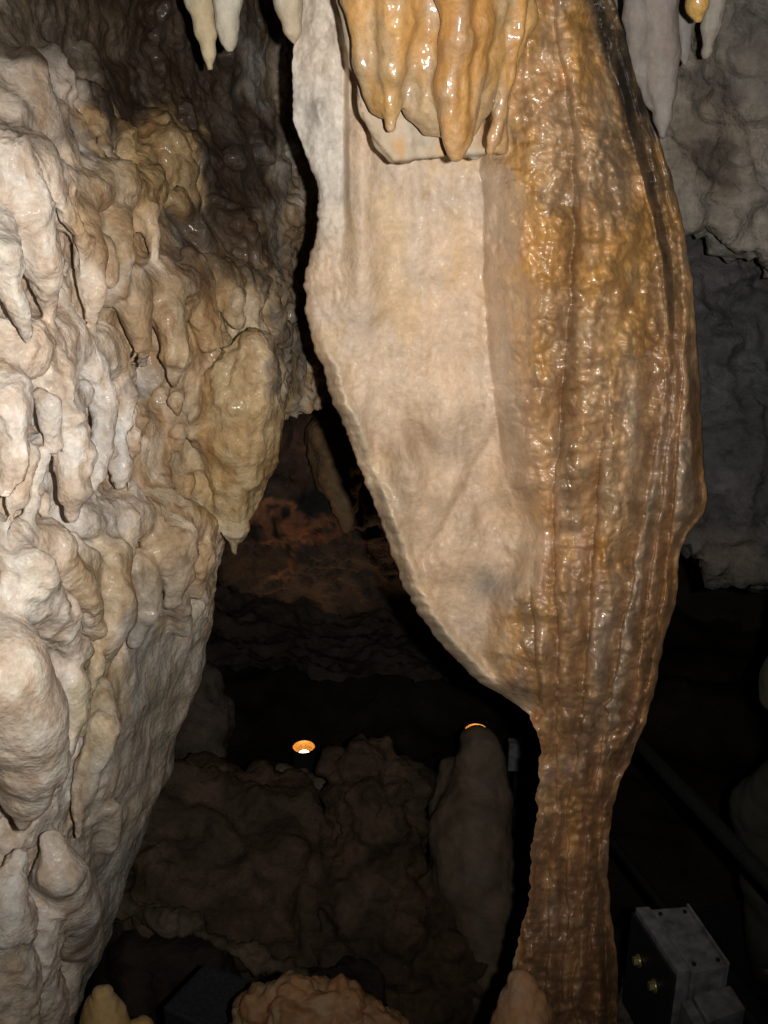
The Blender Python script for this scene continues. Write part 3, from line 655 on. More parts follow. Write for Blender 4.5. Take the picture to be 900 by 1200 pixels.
# big rounded pale lobe
W([(-40, 740, 60), (0, 790, 58), (22, 840, 52), (34, 890, 40), (32, 930, 24), (27, 964, 8)], 19, (.07, .10, .12, .12, .11, .10), .03)
W([(60, 760, 22), (82, 800, 20), (85, 840, 16), (72, 880, 14), (60, 930, 8)], 19, (.08, .1, .11, .1, .09)); W([(95, 740, 16), (108, 780, 14), (98, 830, 10), (90, 860, 7)], 0, (.06, .07, .06, .05))
W([(110, 810, 20), (115, 850, 22), (105, 900, 18), (92, 945, 12), (88, 972, 4)], 20, (.03, .05, .05, .05, .05))
# bottom left knobs
W([(62, 990, 18), (68, 1020, 30), (78, 1055, 38), (88, 1100, 30), (84, 1140, 12)], 21, (.11, .10, .08, .06, .05), .02); W([(50, 1070, 24), (40, 1120, 32), (45, 1180, 34)], 0, (.07,), .02)
W([(10, 1060, 26), (5, 1130, 34), (0, 1200, 50)], 0, (.07,), .02); W([(75, 1120, 22), (72, 1170, 22)], 0, (.04,)); W([(20, 1010, 18), (5, 1040, 24)], 0, (.05,))
W([(130, 950, 10), (128, 990, 12)], 0, (.01,))
Pw, Qw, ow = cw.skin()
wv = np.stack([fbm(Pw * 7, 2, 911 + 13 * i) for i in range(3)], 1) * np.array([.014, .012, .014]) + np.stack([perlin(Pw * 19, 951 + 13 * i) for i in range(3)], 1) * .003
Pw = Pw + wv * (1 - .5 * np.isin(ow, [14, 19]))[:, None]
del cw.d, cw.o
px_, py_ = project(Pw)
edgeband = sstep(95, 150, px_ + .1 * (py_ - 900) * 1.0 - 0) * sstep(700, 760, py_)     # grey smooth flank, lower right of the wall
far = sstep(300, 330, px_ + .05 * py_ - 20 + 12 * perlin(Pw * 8, 3)) * (1 - sstep(470, 520, py_)) * (ow != 14)
darkz = sstep(.0, .25, (px_ - 95) / 260 - (py_ - 60) / 420 + .12 * fbm(Pw * 7, 3, 4)) * (1 - far)
def dwall(P):
    st = fbm(P * np.array([26, 26, 9]), 3, 21); st2 = fbm(P * 17, 4, 25); w1, w2 = worley(P * np.array([26, 26, 20]) + .3 * st2[:, None], 5)
    w3, _ = worley(P * np.array([58, 58, 46]), 6)
    rd = ridged(P * np.array([17, 17, 7]) + .5 * st2[:, None], 3, 29)
    cm = np.clip(.75 + 1.1 * perlin(P * 4.3, 88), .25, 1.5)
    rd2 = ridged(P * np.array([7, 7, 4]) + .3 * st2[:, None], 2, 39)
    d = .004 * st + .007 * st2 * cm + .009 * (rd - .45) * cm + .0035 * (ridged(P * np.array([36, 36, 13]) + .6 * st2[:, None], 2, 43) - .45) * cm + .014 * (rd2 - .5) + .0025 * (.5 - w1) + .0014 * (.5 - w3)
    d = d * (1 - .7 * edgeband) + edgeband * (.003 * ridged(P * np.array([50, 50, 12]), 3, 31) + .006 * fbm(P * np.array([9, 9, 5]), 4, 33))
    d = d + far * (.026 * (.5 - w1) + .012 * (.5 - w3) + .02 * ridged(P * np.array([14, 14, 8]), 3, 35)) + darkz * (.012 * fbm(P * np.array([8, 8, 16]), 4, 37))
    d = d + (ow == 14) * (.003 * perlin(P * np.array([22, 22, 75]), 41) + .004 * perlin(P * np.array([60, 60, 12]), 42))
    smooth = ((ow == 19) | (ow == 21)) * 1.0 + .5 * np.isin(ow, [12, 13]) + .45 * (ow == 14)
    return d * (1 - .62 * smooth)
Pw, Nw = rock_finish(Pw, Qw, dwall)
pinkw = (.70, .63, .565); cream = (.53, .44, .325); tanw = (.38, .27, .15); brn = (.14, .095, .055); drk = (.050, .037, .025); gryw = (.36, .335, .295); blu = (.40, .40, .395)
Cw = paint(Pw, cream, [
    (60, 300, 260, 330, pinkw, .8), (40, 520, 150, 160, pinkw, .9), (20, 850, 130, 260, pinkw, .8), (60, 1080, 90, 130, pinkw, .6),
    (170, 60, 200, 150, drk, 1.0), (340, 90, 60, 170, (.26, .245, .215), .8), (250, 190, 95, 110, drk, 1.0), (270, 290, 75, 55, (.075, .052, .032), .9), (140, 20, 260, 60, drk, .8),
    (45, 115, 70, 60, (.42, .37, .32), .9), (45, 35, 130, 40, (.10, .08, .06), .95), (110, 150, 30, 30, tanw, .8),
    (135, 255, 62, 85, (.42, .31, .19), .9), (190, 190, 50, 60, (.36, .25, .12), .9), (215, 225, 35, 35, (.34, .235, .12), .7), (230, 330, 50, 40, (.26, .19, .11), .6),
    (190, 390, 70, 60, (.46, .35, .22), .85), (285, 380, 50, 60, (.45, .34, .20), .8), (240, 400, 40, 60, (.40, .27, .13), .6), (345, 370, 32, 130, (.16, .135, .105), .8),
    (170, 445, 22, 24, blu, .8), (278, 530, 62, 130, (.45, .335, .18), .95), (245, 560, 20, 70, (.42, .28, .12), .6), (205, 480, 40, 60, (.36, .25, .13), .7),
    (200, 560, 40, 50, (.42, .33, .21), .7), (120, 600, 40, 40, gryw, .6), (130, 690, 50, 70, (.50, .40, .26), .7), (200, 650, 60, 60, (.50, .41, .30), .7),
    (110, 860, 32, 120, (.42, .34, .21), .8), (190, 800, 55, 150, gryw, .9), (170, 960, 70, 150, gryw, .9), (120, 1120, 40, 160, gryw, .9), (165, 760, 30, 40, (.30, .285, .27), .6),
    (195, 870, 20, 90, (.26, .25, .19), .5)], 26, 51)
n5 = fbm(Pw * np.array([16, 16, 6]), 4, 55); n6 = fbm(Pw * np.array([30, 30, 13]), 3, 56); n7 = fbm(Pw * 4.5, 3, 57)
Cw = mix(Cw, Cw * np.array([.74, .57, .38]), np.maximum(sstep(.0, .4, n5) * .7, sstep(.05, .4, n7) * .5) * (1 - .6 * edgeband) * (.45 + .55 * sstep(60, 190, px_))); Cw = mix(Cw, Cw * np.array([.62, .50, .38]), sstep(.1, .5, n6) * .45)
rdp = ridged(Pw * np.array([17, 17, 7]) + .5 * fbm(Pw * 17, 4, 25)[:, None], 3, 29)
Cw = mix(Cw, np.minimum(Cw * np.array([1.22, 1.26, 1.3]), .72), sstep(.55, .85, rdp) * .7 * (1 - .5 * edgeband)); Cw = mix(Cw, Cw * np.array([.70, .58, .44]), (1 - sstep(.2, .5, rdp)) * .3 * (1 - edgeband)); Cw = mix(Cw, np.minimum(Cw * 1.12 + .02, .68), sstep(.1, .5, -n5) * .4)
wetw = np.clip(.18 + .5 * sstep(.1, .4, fbm(Pw * 11, 3, 58)) * sstep(80, 200, px_) * (1 - sstep(560, 760, py_)), 0, .7)
oq = ow[Qw[:, 0]]
lab = {10: 'pale pinkish folded stalactite drapery at the upper left edge', 11: 'pale pointed lobe overlapping the folded drapery, upper left', 12: 'tan hanging lobes with a pointed tip below the dark ledge',
       13: 'pair of short tan lobes above the large cone', 14: 'large tan cone shaped stalactite pointing down from the wall edge', 15: 'longest pale pointed stalactite at the left middle of the wall',
       16: 'cluster of thin pale stalactites right of the longest pale one', 17: 'narrow pale stalactites at the far left edge, middle height', 18: 'small upright round topped knob below the pale stalactite cluster',
       19: 'big smooth rounded pale lobe at the lower left edge', 20: 'tan flat lobe just right of the big rounded lobe', 21: 'pale round topped stalagmite knob at the bottom left'}
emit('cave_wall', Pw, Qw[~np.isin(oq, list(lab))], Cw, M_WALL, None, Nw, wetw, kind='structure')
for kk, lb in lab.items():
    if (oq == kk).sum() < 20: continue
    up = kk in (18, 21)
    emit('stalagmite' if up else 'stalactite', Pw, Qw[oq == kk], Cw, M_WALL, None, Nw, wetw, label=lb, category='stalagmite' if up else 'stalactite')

# ================================================================== free hanging stalactites at the top
def dst(P): return .0035 * fbm(P * np.array([24, 24, 10]), 3, 61) + .0016 * (.5 - worley(P * 70, 3)[0]) + .003 * perlin(P * np.array([8, 8, 30]), 65)
def dst_col(c1, c2, seed=70):
    def f(P): return mix(np.tile(np.array(c1, float), (len(P), 1)), np.array(c2, float), sstep(-.1, .45, fbm(P * np.array([14, 14, 7]), 4, seed)))
    return f
G1 = 'stalactites hanging from the ceiling'
St = [
    ('pale stalactite with the longer pointed tip, left of the top pair', [[(222, -260, 1.95, 24), (228, -60, 1.95, 18), (233, 0, 1.95, 16), (240, 35, 1.95, 12), (244, 62, 1.95, 7), (246, 80, 1.95, 2.5)]], (.54, .50, .41), (.50, .42, .27)),
    ('pale stalactite with the blunt tip, right of the top pair', [[(272, -260, 1.93, 22), (268, -60, 1.93, 18), (267, 0, 1.93, 16), (266, 30, 1.93, 13), (268, 48, 1.93, 8), (269, 58, 1.93, 3)]], (.56, .53, .44), (.50, .45, .33)),
    ('short pale stalactite touching the white upper edge of the column', [[(330, -260, 1.80, 28), (334, -40, 1.80, 21), (338, 10, 1.80, 15), (342, 34, 1.80, 9), (344, 50, 1.80, 3)]], (.55, .50, .42), (.50, .43, .32)),
    ('long grey stalactite right of the column', [[(752, -200, 2.25, 30), (770, 0, 2.25, 23), (773, 60, 2.25, 21), (776, 105, 2.25, 16), (777, 140, 2.25, 9), (777, 158, 2.25, 4)], [(745, -100, 2.26, 20), (745, 20, 2.26, 14), (750, 80, 2.26, 10), (762, 120, 2.26, 6)]], (.36, .33, .31), (.34, .29, .26)),
    ('wet orange stalactite tip at the upper right', [[(812, -260, 1.95, 18), (815, -40, 1.95, 15), (818, 5, 1.95, 11), (819, 22, 1.95, 5)]], (.60, .34, .07), (.62, .38, .12)),
    ('pale tapering stalactite behind the orange tip, upper right', [[(850, -260, 2.3, 24), (842, -20, 2.3, 16), (834, 30, 2.3, 11), (828, 60, 2.3, 6), (826, 68, 2.3, 2.5)]], (.44, .41, .36), (.40, .36, .30)),
    ('small grey stalactite stub between the long grey one and the orange tip', [[(800, -200, 2.3, 14), (802, 20, 2.3, 10), (802, 55, 2.3, 7), (803, 75, 2.3, 3)]], (.33, .31, .29), (.30, .28, .26)),
]
for i, (lb, chs, c1, c2) in enumerate(St):
    rock('stalactite', [C(ch) for ch in chs], .0045, dst, dst_col(c1, c2, 70 + i), M_CURT if i == 4 else M_DRY, .012, 1.0, label=lb, category='stalactite', group=G1)

# ================================================================== right background walls
def wall_patch(lo, hi, vox, Dfun, edges, disp, spots, base, name, mat, labelkw, slope=60):
    c = Clay(lo, hi, vox); X, Y, Z = np.meshgrid(*c.ax, indexing='ij', sparse=True)
    fz = np.maximum(Y * cp - Z * sp, .1); PX = CX + F_PX * X / fz; PY = CY - F_PX * (Y * sp + Z * cp) / fz + 0 * PX
    D = Dfun(PX, PY); d = (D - Y) * .7; be = np.maximum(Y - D, 0)
    for ef in edges: d = smax(d, ef(PX, PY, be) * Y / F_PX * .8, .05)
    c.d = d.astype(np.float32); P, Q, o = c.skin(); P, N = rock_finish(P, Q, disp)
    n = fbm(P * 5, 4, 91)
    col = paint(P, base, spots, 24, 77); col = col * (1 + .35 * n[:, None])
    return emit(name, P, Q, np.clip(col, .01, .7), mat, None, N, None, **labelkw)
def drough(a, s, seed):
    def f(P):
        r = fbm(P * s, 5, seed, .55); w = worley(P * s * 1.7 + r[:, None] * .4, seed + 1)[0]
        return a * (r + .7 * (.5 - w) + .5 * ridged(P * s * np.array([2.2, 2.2, .8]), 3, seed + 3))
    return f
def drough2(a, s, seed):
    def f(P):
        q = P + .05 * np.stack([fbm(P * 5, 3, seed + 20 + i) for i in range(3)], 1)
        return a * (fbm(q * s, 6, seed, .6) + .8 * ridged(q * s * np.array([1.5, 1.5, 2.6]), 4, seed + 3) + .25 * (.5 - worley(q * s * 6, seed)[0]))
    return f
# upper right pale wall: its bottom is a ragged edge from (800,265) to (900,315)
wall_patch([.45, 2.2, -.75], [2.4, 3.6, .9], .013,
           lambda x, y: 2.62 + .0005 * (x - 780) - .0004 * (y - 150),
           [lambda x, y, b: y - (262 + (x - 800) * .42) + 6 * perlin(C3(x / 30, y * 0, 3.1), 5) + 3 * perlin(C3(x / 9, y * 0, 3.1), 6) + b * 30, lambda x, y, b: (640 - x) * 1.0],
           drough2(.040, 7, 201), [(840, 170, 60, 60, (.27, .22, .17), .6), (830, 110, 30, 30, (.10, .09, .08), .6), (880, 70, 40, 60, (.16, .15, .14), .5), (800, 90, 14, 14, (.06, .06, .05), .8), (835, 190, 26, 16, (.13, .11, .09), .8)],
           (.33, .305, .265), 'cave_wall', M_BACK, dict(kind='structure'))
# darker blue grey wall below it, ragged bottom near (870,690)
wall_patch([.5, 2.7, -2.05], [3.2, 4.4, .6], .018,
           lambda x, y: 3.12 - .0004 * (y - 300) + .0004 * (x - 820),
           [lambda x, y, b: y - (636 + (x - 800) * .62) * (x < 880) - (686 - (x - 880) * .5) * (x >= 880) + 8 * perlin(C3(x / 22, y * 0, 5.1), 7) + b * 10, lambda x, y, b: (650 - x) * 1.0],
           drough2(.055, 6, 231), [(850, 420, 60, 80, (.10, .105, .11), .6), (850, 650, 60, 40, (.15, .13, .11), .7)],
           (.10, .10, .105), 'cave_wall', M_BACK, dict(kind='structure'))
# rock with reddish orange patches in the depth, behind the gap: overhang ends near row 690
wall_patch([-1.7, 3.6, -3.0], [.6, 5.6, .2], .022,
           lambda x, y: 4.2 - .0012 * (y - 560) - .0035 * (x - 380) * (x < 380) * .3 + 1.1 * sstep(600, 820, y) + .2,
           [lambda x, y, b: (y - 1150)],
           drough2(.06, 4.0, 251), [(365, 530, 60, 45, (.15, .08, .055), .8), (385, 535, 30, 20, (.26, .13, .08), .7), (400, 590, 26, 28, (.20, .12, .075), .8), (318, 588, 26, 10, (.40, .17, .08), .9), (308, 610, 12, 22, (.32, .14, .07), .8), (342, 612, 10, 36, (.40, .17, .08), .9), (372, 622, 28, 11, (.36, .15, .08), .9), (330, 634, 28, 10, (.34, .15, .08), .9), (338, 668, 8, 18, (.26, .12, .07), .9), (372, 590, 22, 22, (.022, .02, .017), .9), (324, 615, 9, 16, (.022, .02, .017), .85)],
           (.06, .045, .035), 'cave_wall', M_BACK, dict(kind='structure'))
rock('stalactite', [C([(392, 515, 4.25, 34), (398, 560, 4.2, 26), (404, 592, 4.15, 15), (406, 615, 4.1, 7)])], .014, drough(.012, 14, 280), (.26, .17, .09), M_BACK, .02, 1, label='brown fluted stalactite in the depth beside the reddish rock', category='stalactite')

# big enclosing cave: far wall, ceiling, floor
def sheet_grid(fn, nu, nv):
    a, b = np.meshgrid(np.linspace(0, 1, nu), np.linspace(0, 1, nv), indexing='ij'); P = fn(a, b).reshape(-1, 3)
    i = np.arange(nu * nv).reshape(nu, nv); return P, np.stack([i[:-1, :-1], i[1:, :-1], i[1:, 1:], i[:-1, 1:]], -1).reshape(-1, 4)
def big(name, fn, nu, nv, disp, col, toward):
    P, Q = sheet_grid(fn, nu, nv); N = vnormals(P, Q)
    if (N.mean(0) * np.array(toward)).sum() < 0: Q = Q[:, ::-1]
    P, N = rock_finish(P, Q, disp); n = fbm(P * 1.3, 4, 301)
    emit(name, P, Q, np.clip(np.array(col) * (1 + .5 * n[:, None]), .008, .6), M_BACK, None, N, kind='structure')
big('cave_floor', lambda a, b: np.stack([-7 + 14 * a, -3 + 12 * b, -3.45 - .0 * a], -1), 260, 230, lambda P: .30 * fbm(P * .8, 5, 311) + .05 * ridged(P * 3, 3, 315), (.032, .024, .018), (0, 0, 1))
big('cave_ceiling', lambda a, b: np.stack([-7 + 14 * a, -3 + 12 * b, .95 + .0 * a], -1), 200, 180, lambda P: .30 * fbm(P * .9, 5, 321) + .05 * ridged(P * 3, 3, 325), (.12, .10, .08), (0, 0, -1))
big('cave_wall', lambda a, b: np.stack([7 * np.cos(np.pi * (1 - a)) , 1 + 6.2 * np.sin(np.pi * a), -4.2 + 5.8 * b], -1), 300, 110, lambda P: .45 * fbm(P * .8, 5, 331) + .08 * ridged(P * 2.5, 3, 335), (.05, .038, .03), (0, -1, 0))

# ================================================================== boulders and stalagmites on the cave floor
def boulder(name, chains, label, cat, col, amp=.05, s=6, vox=.018, k=.08, seed=401, flat=1.0, mat=None, cuts=()):
    return rock(name, [C(c) for c in chains], vox, drough(amp, s, seed), lambda P: np.clip(np.array(col) * (1 + .5 * fbm(P * 6, 4, seed + 7)[:, None]), .01, .6), mat or M_BACK, k, flat, cuts=[C(c) for c in cuts], label=label, category=cat)
boulder('boulder', [[(215, 960, 3.55, 52), (330, 965, 3.6, 50)], [(190, 1020, 3.35, 60), (330, 1030, 3.4, 62)], [(190, 1060, 3.2, 45), (320, 1085, 3.25, 52)], [(250, 1110, 3.2, 30), (345, 1130, 3.2, 20)], [(240, 925, 3.75, 26), (300, 925, 3.75, 26)]],
        'largest dark brown boulder filling the hollow below the lit lamp', 'boulder', (.125, .088, .058), .07, 5, .02, .12, 411)
boulder('boulder', [[(150, 1062, 3.05, 9), (190, 1076, 3.0, 11), (222, 1082, 2.97, 8), (262, 1108, 2.95, 7), (300, 1122, 2.93, 10), (350, 1142, 2.9, 8)]],
        'narrow pale brown rock ledge along the lower edge of the largest boulder', 'rock ledge', (.20, .16, .11), .035, 9, .012, .03, 421)
boulder('boulder', [[(160, 1120, 3.05, 40), (220, 1150, 3.0, 50), (150, 1190, 2.95, 50)], [(300, 1200, 3.0, 45), (400, 1180, 3.0, 50)]],
        'dark rock mass in the bottom left hollow', 'boulder', (.05, .038, .028), .05, 5, .022, .1, 431)
boulder('boulder', [[(232, 800, 4.6, 26), (235, 850, 4.5, 34), (228, 885, 4.4, 30), (205, 890, 4.4, 26)]],
        'dark angular rock between the left wall and the lamp', 'boulder', (.13, .105, .085), .04, 6, .02, .06, 441)
boulder('boulder', [[(336, 912, 4.1, 14), (350, 922, 4.05, 16), (385, 945, 3.95, 18)], [(332, 908, 4.1, 9), (328, 918, 4.1, 9)], [(370, 930, 4.0, 18), (380, 975, 3.9, 24)]],
        'small light brown rock right below the lit lamp', 'boulder', (.17, .135, .10), .02, 10, .012, .04, 451)
boulder('rock_pillar', [[(405, 893, 3.7, 16), (440, 888, 3.7, 14)], [(420, 905, 3.65, 28), (465, 910, 3.65, 26)], [(435, 950, 3.55, 50), (440, 1020, 3.45, 52), (450, 1100, 3.3, 58), (480, 1170, 3.2, 66)], [(475, 930, 3.6, 20), (480, 990, 3.5, 16)], [(400, 1020, 3.4, 40), (400, 1110, 3.3, 46), (420, 1200, 3.15, 60)], [(520, 1060, 3.4, 40), (540, 1150, 3.2, 50)]],
        'dark craggy rock pillar between the lamp and the smooth stalagmite', 'rock pillar', (.105, .072, .045), .06, 7, .016, .06, 461)
rock('stalagmite', [C([(561, 871, 3.7, 22), (563, 888, 3.65, 24), (564, 905, 3.65, 25), (560, 940, 3.6, 38), (552, 975, 3.5, 46), (556, 1020, 3.4, 44), (575, 1080, 3.3, 42), (580, 1160, 3.2, 50), (580, 1260, 3.1, 60)]), C([(530, 905, 3.75, 18), (520, 940, 3.7, 18), (525, 1000, 3.6, 20)]), C([(590, 1010, 3.4, 18), (595, 1060, 3.35, 18)])],
     .013, lambda P: .014 * fbm(P * 7, 3, 471) + .003 * fbm(P * 40, 2, 475), dst_col((.19, .145, .10), (.15, .115, .08), 477), M_DRY, .05, 1.0, label='smooth round topped brown stalagmite behind the column foot', category='stalagmite')
# near rocks at the bottom edge
def popc(P):
    q = P + .035 * np.stack([fbm(P * 12, 3, 480 + i) for i in range(3)], 1); a, b = worley(q * np.array([19, 19, 13]), 7); c, d = worley(q * 40, 8); return .030 * (.5 - a ** 1.5) * (1 + 1.2 * perlin(P * 9, 3)) + .009 * (.5 - c) + .012 * fbm(P * 9, 3, 481)
def popcol(c1, c2, c3):
    def f(P):
        q = P + .035 * np.stack([fbm(P * 12, 3, 480 + i) for i in range(3)], 1); a, b = worley(q * np.array([19, 19, 13]), 7); e = b - a
        x = mix(np.tile(np.array(c1, float), (len(P), 1)), np.array(c2, float), sstep(.0, .5, fbm(P * 11, 3, 485))); return mix(x, np.array(c3, float), (1 - sstep(.0, .25, e)) * .35)
    return f
rock('popcorn_rock', [C([(305, 1195, 1.75, 32), (345, 1185, 1.75, 34), (400, 1190, 1.75, 34), (440, 1205, 1.75, 28)]), C([(280, 1240, 1.7, 30), (360, 1260, 1.7, 80), (430, 1260, 1.7, 60)]), C([(370, 1163, 1.8, 10), (400, 1168, 1.8, 14)]), C([(300, 1300, 1.7, 70), (360, 1500, 1.7, 90)])],
     .0055, popc, popcol((.27, .14, .06), (.28, .185, .095), (.34, .26, .17)), M_DRY, .03, 1.0, label='orange brown knobbly cave popcorn rock at the bottom edge', category='rock')
rock('knobbly_rock', [C([(121, 1166, 1.65, 12), (124, 1190, 1.65, 24), (122, 1240, 1.6, 36), (120, 1400, 1.6, 50)]), C([(165, 1208, 1.65, 14), (180, 1260, 1.65, 26)])],
     .005, lambda P: popc(P) * .45, dst_col((.50, .34, .14), (.44, .33, .19), 491), M_DRY, .02, 1.0, label='small yellowish rock knob at the bottom left beside the wall foot', category='rock')
rock('knobbly_rock', [C([(612, 1158, 1.66, 19), (612, 1190, 1.64, 32), (606, 1260, 1.6, 46), (600, 1420, 1.6, 60)])],
     .005, lambda P: popc(P) * .5, dst_col((.40, .23, .12), (.38, .27, .18), 495), M_DRY, .02, 1.0, label='rounded brown rock knob leaning on the foot of the column', category='rock')
rock('rock_chunk', [C([(742, 1150, 2.1, 10), (735, 1180, 2.05, 20)]), C([(770, 1215, 2.0, 26), (740, 1225, 2.0, 30)])], .009, drough(.02, 12, 501), (.10, .09, .075), M_BACK, .02, label='small dark rock between the column foot and the grey box', category='rock')

# ================================================================== hard surface helpers
import bmesh
def mesh_obj(name, bm, mat, parent=None, bevel=0.0, smooth=False, **props):
    if bevel: bmesh.ops.bevel(bm, geom=bm.edges[:], offset=bevel, segments=2, affect='EDGES', profile=.6)
    bmesh.ops.recalc_face_normals(bm, faces=bm.faces[:])
    if parent is not None and not props.pop('local', False): bmesh.ops.translate(bm, verts=bm.verts[:], vec=-Vector(parent.matrix_basis.translation if parent.parent is None else (parent.parent.location)))
    me = bpy.data.meshes.new(name); bm.to_mesh(me); bm.free()
    if smooth: me.shade_smooth()
    return link(name, me, mat, parent, **props)
def bm_prism(top, down):                              # top: four points, down: vector
    bm = bmesh.new(); a = [bm.verts.new(p) for p in top]; b = [bm.verts.new(Vector(p) + Vector(down)) for p in top]; n = len(a)
    bm.faces.new(a); bm.faces.new(b[::-1])
    for i in range(n): bm.faces.new((a[i], b[i], b[(i + 1) % n], a[(i + 1) % n]))
    return bm
def bm_tube(bm, p0, p1, r, seg=16, r1=None):
    p0, p1 = Vector(p0), Vector(p1); d = (p1 - p0); q = d.to_track_quat('Z', 'Y').to_matrix(); r1 = r if r1 is None else r1
    A = [bm.verts.new(p0 + q @ Vector((r * math.cos(t), r * math.sin(t), 0))) for t in [2 * math.pi * i / seg for i in range(seg)]]
    B = [bm.verts.new(p1 + q @ Vector((r1 * math.cos(t), r1 * math.sin(t), 0))) for t in [2 * math.pi * i / seg for i in range(seg)]]
    for i in range(seg): bm.faces.new((A[i], A[(i + 1) % seg], B[(i + 1) % seg], B[i]))
    bm.faces.new(A[::-1]); bm.faces.new(B); return bm
def bm_beam(bm, p0, p1, w, h):
    p0, p1 = Vector(p0), Vector(p1); d = (p1 - p0).normalized(); sx = d.cross(Vector((0, 0, 1))).normalized(); uz = sx.cross(d)
    vs = []
    for p in (p0, p1):
        for a, b in ((-1, -1), (1, -1), (1, 1), (-1, 1)): vs.append(bm.verts.new(p + sx * a * w / 2 + uz * b * h / 2))
    for f in ((0, 1, 2, 3), (7, 6, 5, 4), (0, 4, 5, 1), (1, 5, 6, 2), (2, 6, 7, 3), (3, 7, 4, 0)): bm.faces.new([vs[i] for i in f])
    return bm

# ------------------------------------------------------------------ lamps standing in the hollow
def lathe(prof, seg=40):
    bm = bmesh.new(); rings = []
    for r, z in prof: rings.append([bm.verts.new((r * math.cos(t), r * math.sin(t), z)) for t in [2 * math.pi * i / seg for i in range(seg)]] if r > 1e-6 else [bm.verts.new((0, 0, z))])
    for a, b in zip(rings[:-1], rings[1:]):
        for i in range(seg):
            j = (i + 1) % seg
            if len(a) == 1: bm.faces.new((a[0], b[i], b[j]))
            elif len(b) == 1: bm.faces.new((a[i], b[0], a[j]))
            else: bm.faces.new((a[i], b[i], b[j], a[j]))
    return bm
def make_lamp(loc, R, label):
    t = empty('floor_lamp', loc, label=label, category='lamp', group='lit lamps on the cave floor')
    H = R * 2.6
    mesh_obj('housing', lathe([(0, 0), (R * .8, 0), (R * .85, H * .25), (R * 1.0, H * .3), (R * 1.05, H), (R * .93, H), (R * .9, H * .80), (R * .9, H * .78)]), M_BLACK, t, local=True, smooth=False)
    mesh_obj('reflector', lathe([(R * .925, H * .985), (R * .90, H * .86), (R * .80, H * .80), (R * .62, H * .74)]), M_REFL, t, local=True, smooth=True)
    mesh_obj('bulb', lathe([(0, H * .77), (R * .3, H * .765), (R * .46, H * .75), (R * .5, H * .71), (0, H * .66)]), M_BULB, t, local=True, smooth=True)
    bm = bmesh.new(); bm_beam(bm, (R * .2, 0, -.16), (R * .9, 0, H * .3), .03, .02); bm_beam(bm, (-R * .5, -.01, -.16), (R * .9, -.01, -.16), .05, .02)
    mesh_obj('bracket', bm, M_BLACK, t, local=True)
    l = bpy.data.lights.new('lamp_light', 'SPOT'); l.energy = 10; l.color = (1, .60, .34); l.spot_size = math.radians(75); l.spot_blend = .8; l.shadow_soft_size = R * .5
    lo = bpy.data.objects.new('lamp_light', l); COL.objects.link(lo); lo.parent = t; lo.location = (0, 0, H * .86); lo.rotation_euler = (math.radians(180), 0, 0)
    return t
lp = at(357, 905, 4.35)
lamp = make_lamp(lp, .060, 'lit round black floor lamp glowing orange below the left wall')
lp2 = at(557, 886, 4.3)
lamp2 = empty('floor_lamp', lp2, label='lit lamp mostly hidden behind the smooth brown stalagmite, only its rim showing', category='lamp', group='lit lamps on the cave floor')
for c in lamp.children:
    d = c.copy(); COL.objects.link(d); d.parent = lamp2

# small pale box on a post behind the stalagmite
bx = empty('outlet_box', at(603, 935, 3.95), label='small pale grey electrical box on a thin post behind the column', category='electrical box')
a = at(597, 872, 3.95); bm = bm_prism([a, a + np.array([.058, .0, 0]), a + np.array([.066, .05, .0]), a + np.array([.0, .05, 0])], (0, 0, -.15)); mesh_obj('housing', bm, M_GREY, bx, bevel=.004)
bm = bmesh.new(); bm_tube(bm, a + np.array([.04, .03, -.15]), a + np.array([.05, .03, -.62]), .009); mesh_obj('post', bm, M_BLACK, bx, smooth=False)

# dark flat housing at the bottom
zz = -2.25
hs = empty('floodlight_housing', atz(250, 1180, zz), label='flat dark grey housing lying under the boulder ledge at the bottom', category='floodlight')
q = [atz(240, 1128, zz), atz(305, 1152, zz), atz(262, 1215, zz), atz(190, 1180, zz)]
mesh_obj('casing', bm_prism(q, (0, 0, -.10)), M_DGREY, hs, bevel=.008)
cq = sum(q) / 4; q2 = [cq + (p - cq) * .86 + np.array([0, 0, .005]) for p in q]
mesh_obj('cover_plate', bm_prism(q2, (0, 0, -.012)), M_DGREY, hs, bevel=.003)

# ================================================================== grey junction box at the lower right
zb = -1.86
A, B, Cc, Dd = atz(744, 1067, zb), atz(804, 1062, zb), atz(852, 1132, zb), atz(794, 1143, zb)
jb = empty('junction_box', (A + B + Cc + Dd) / 4 + np.array([0, 0, -.2]), label='grey metal junction box with brass bolts at the lower right', category='junction box')
def lerp(a, b, t): return a * (1 - t) + b * t
mesh_obj('box_body', bm_prism([lerp(A, B, .30), B, Cc, lerp(Dd, Cc, .30)], (0, 0, -.17)), M_GREY, jb, bevel=.004)
ft = [A + np.array([0, 0, .012]), lerp(A, B, .27) + np.array([0, 0, .012]), lerp(Dd, Cc, .27) + np.array([0, 0, .012]), Dd + np.array([0, 0, .012])]
mesh_obj('box_rim', bm_prism(ft, (0, 0, -.20)), M_GREY, jb, bevel=.005)
o_ = (A - B); o_ /= np.linalg.norm(o_)
pl = [A + o_ * .008 + np.array([0, 0, -.004]), A + o_ * .001 + np.array([0, 0, -.004]), Dd + o_ * .001 + np.array([0, 0, -.004]), Dd + o_ * .008 + np.array([0, 0, -.004])]
mesh_obj('side_plate', bm_prism(pl, (0, 0, -.30)), M_BLACK, jb, bevel=.0015)
for (u_, dz) in ((.28, -.105), (.66, -.105)):
    c = lerp(A, Dd, u_) + np.array([0, 0, dz]); bm = bmesh.new(); bm_tube(bm, c + o_ * .008, c + o_ * .012, .017, 20); bm_tube(bm, c + o_ * .012, c + o_ * .024, .012, 6); mesh_obj('bolt', bm, M_BRASS, jb, bevel=.001)
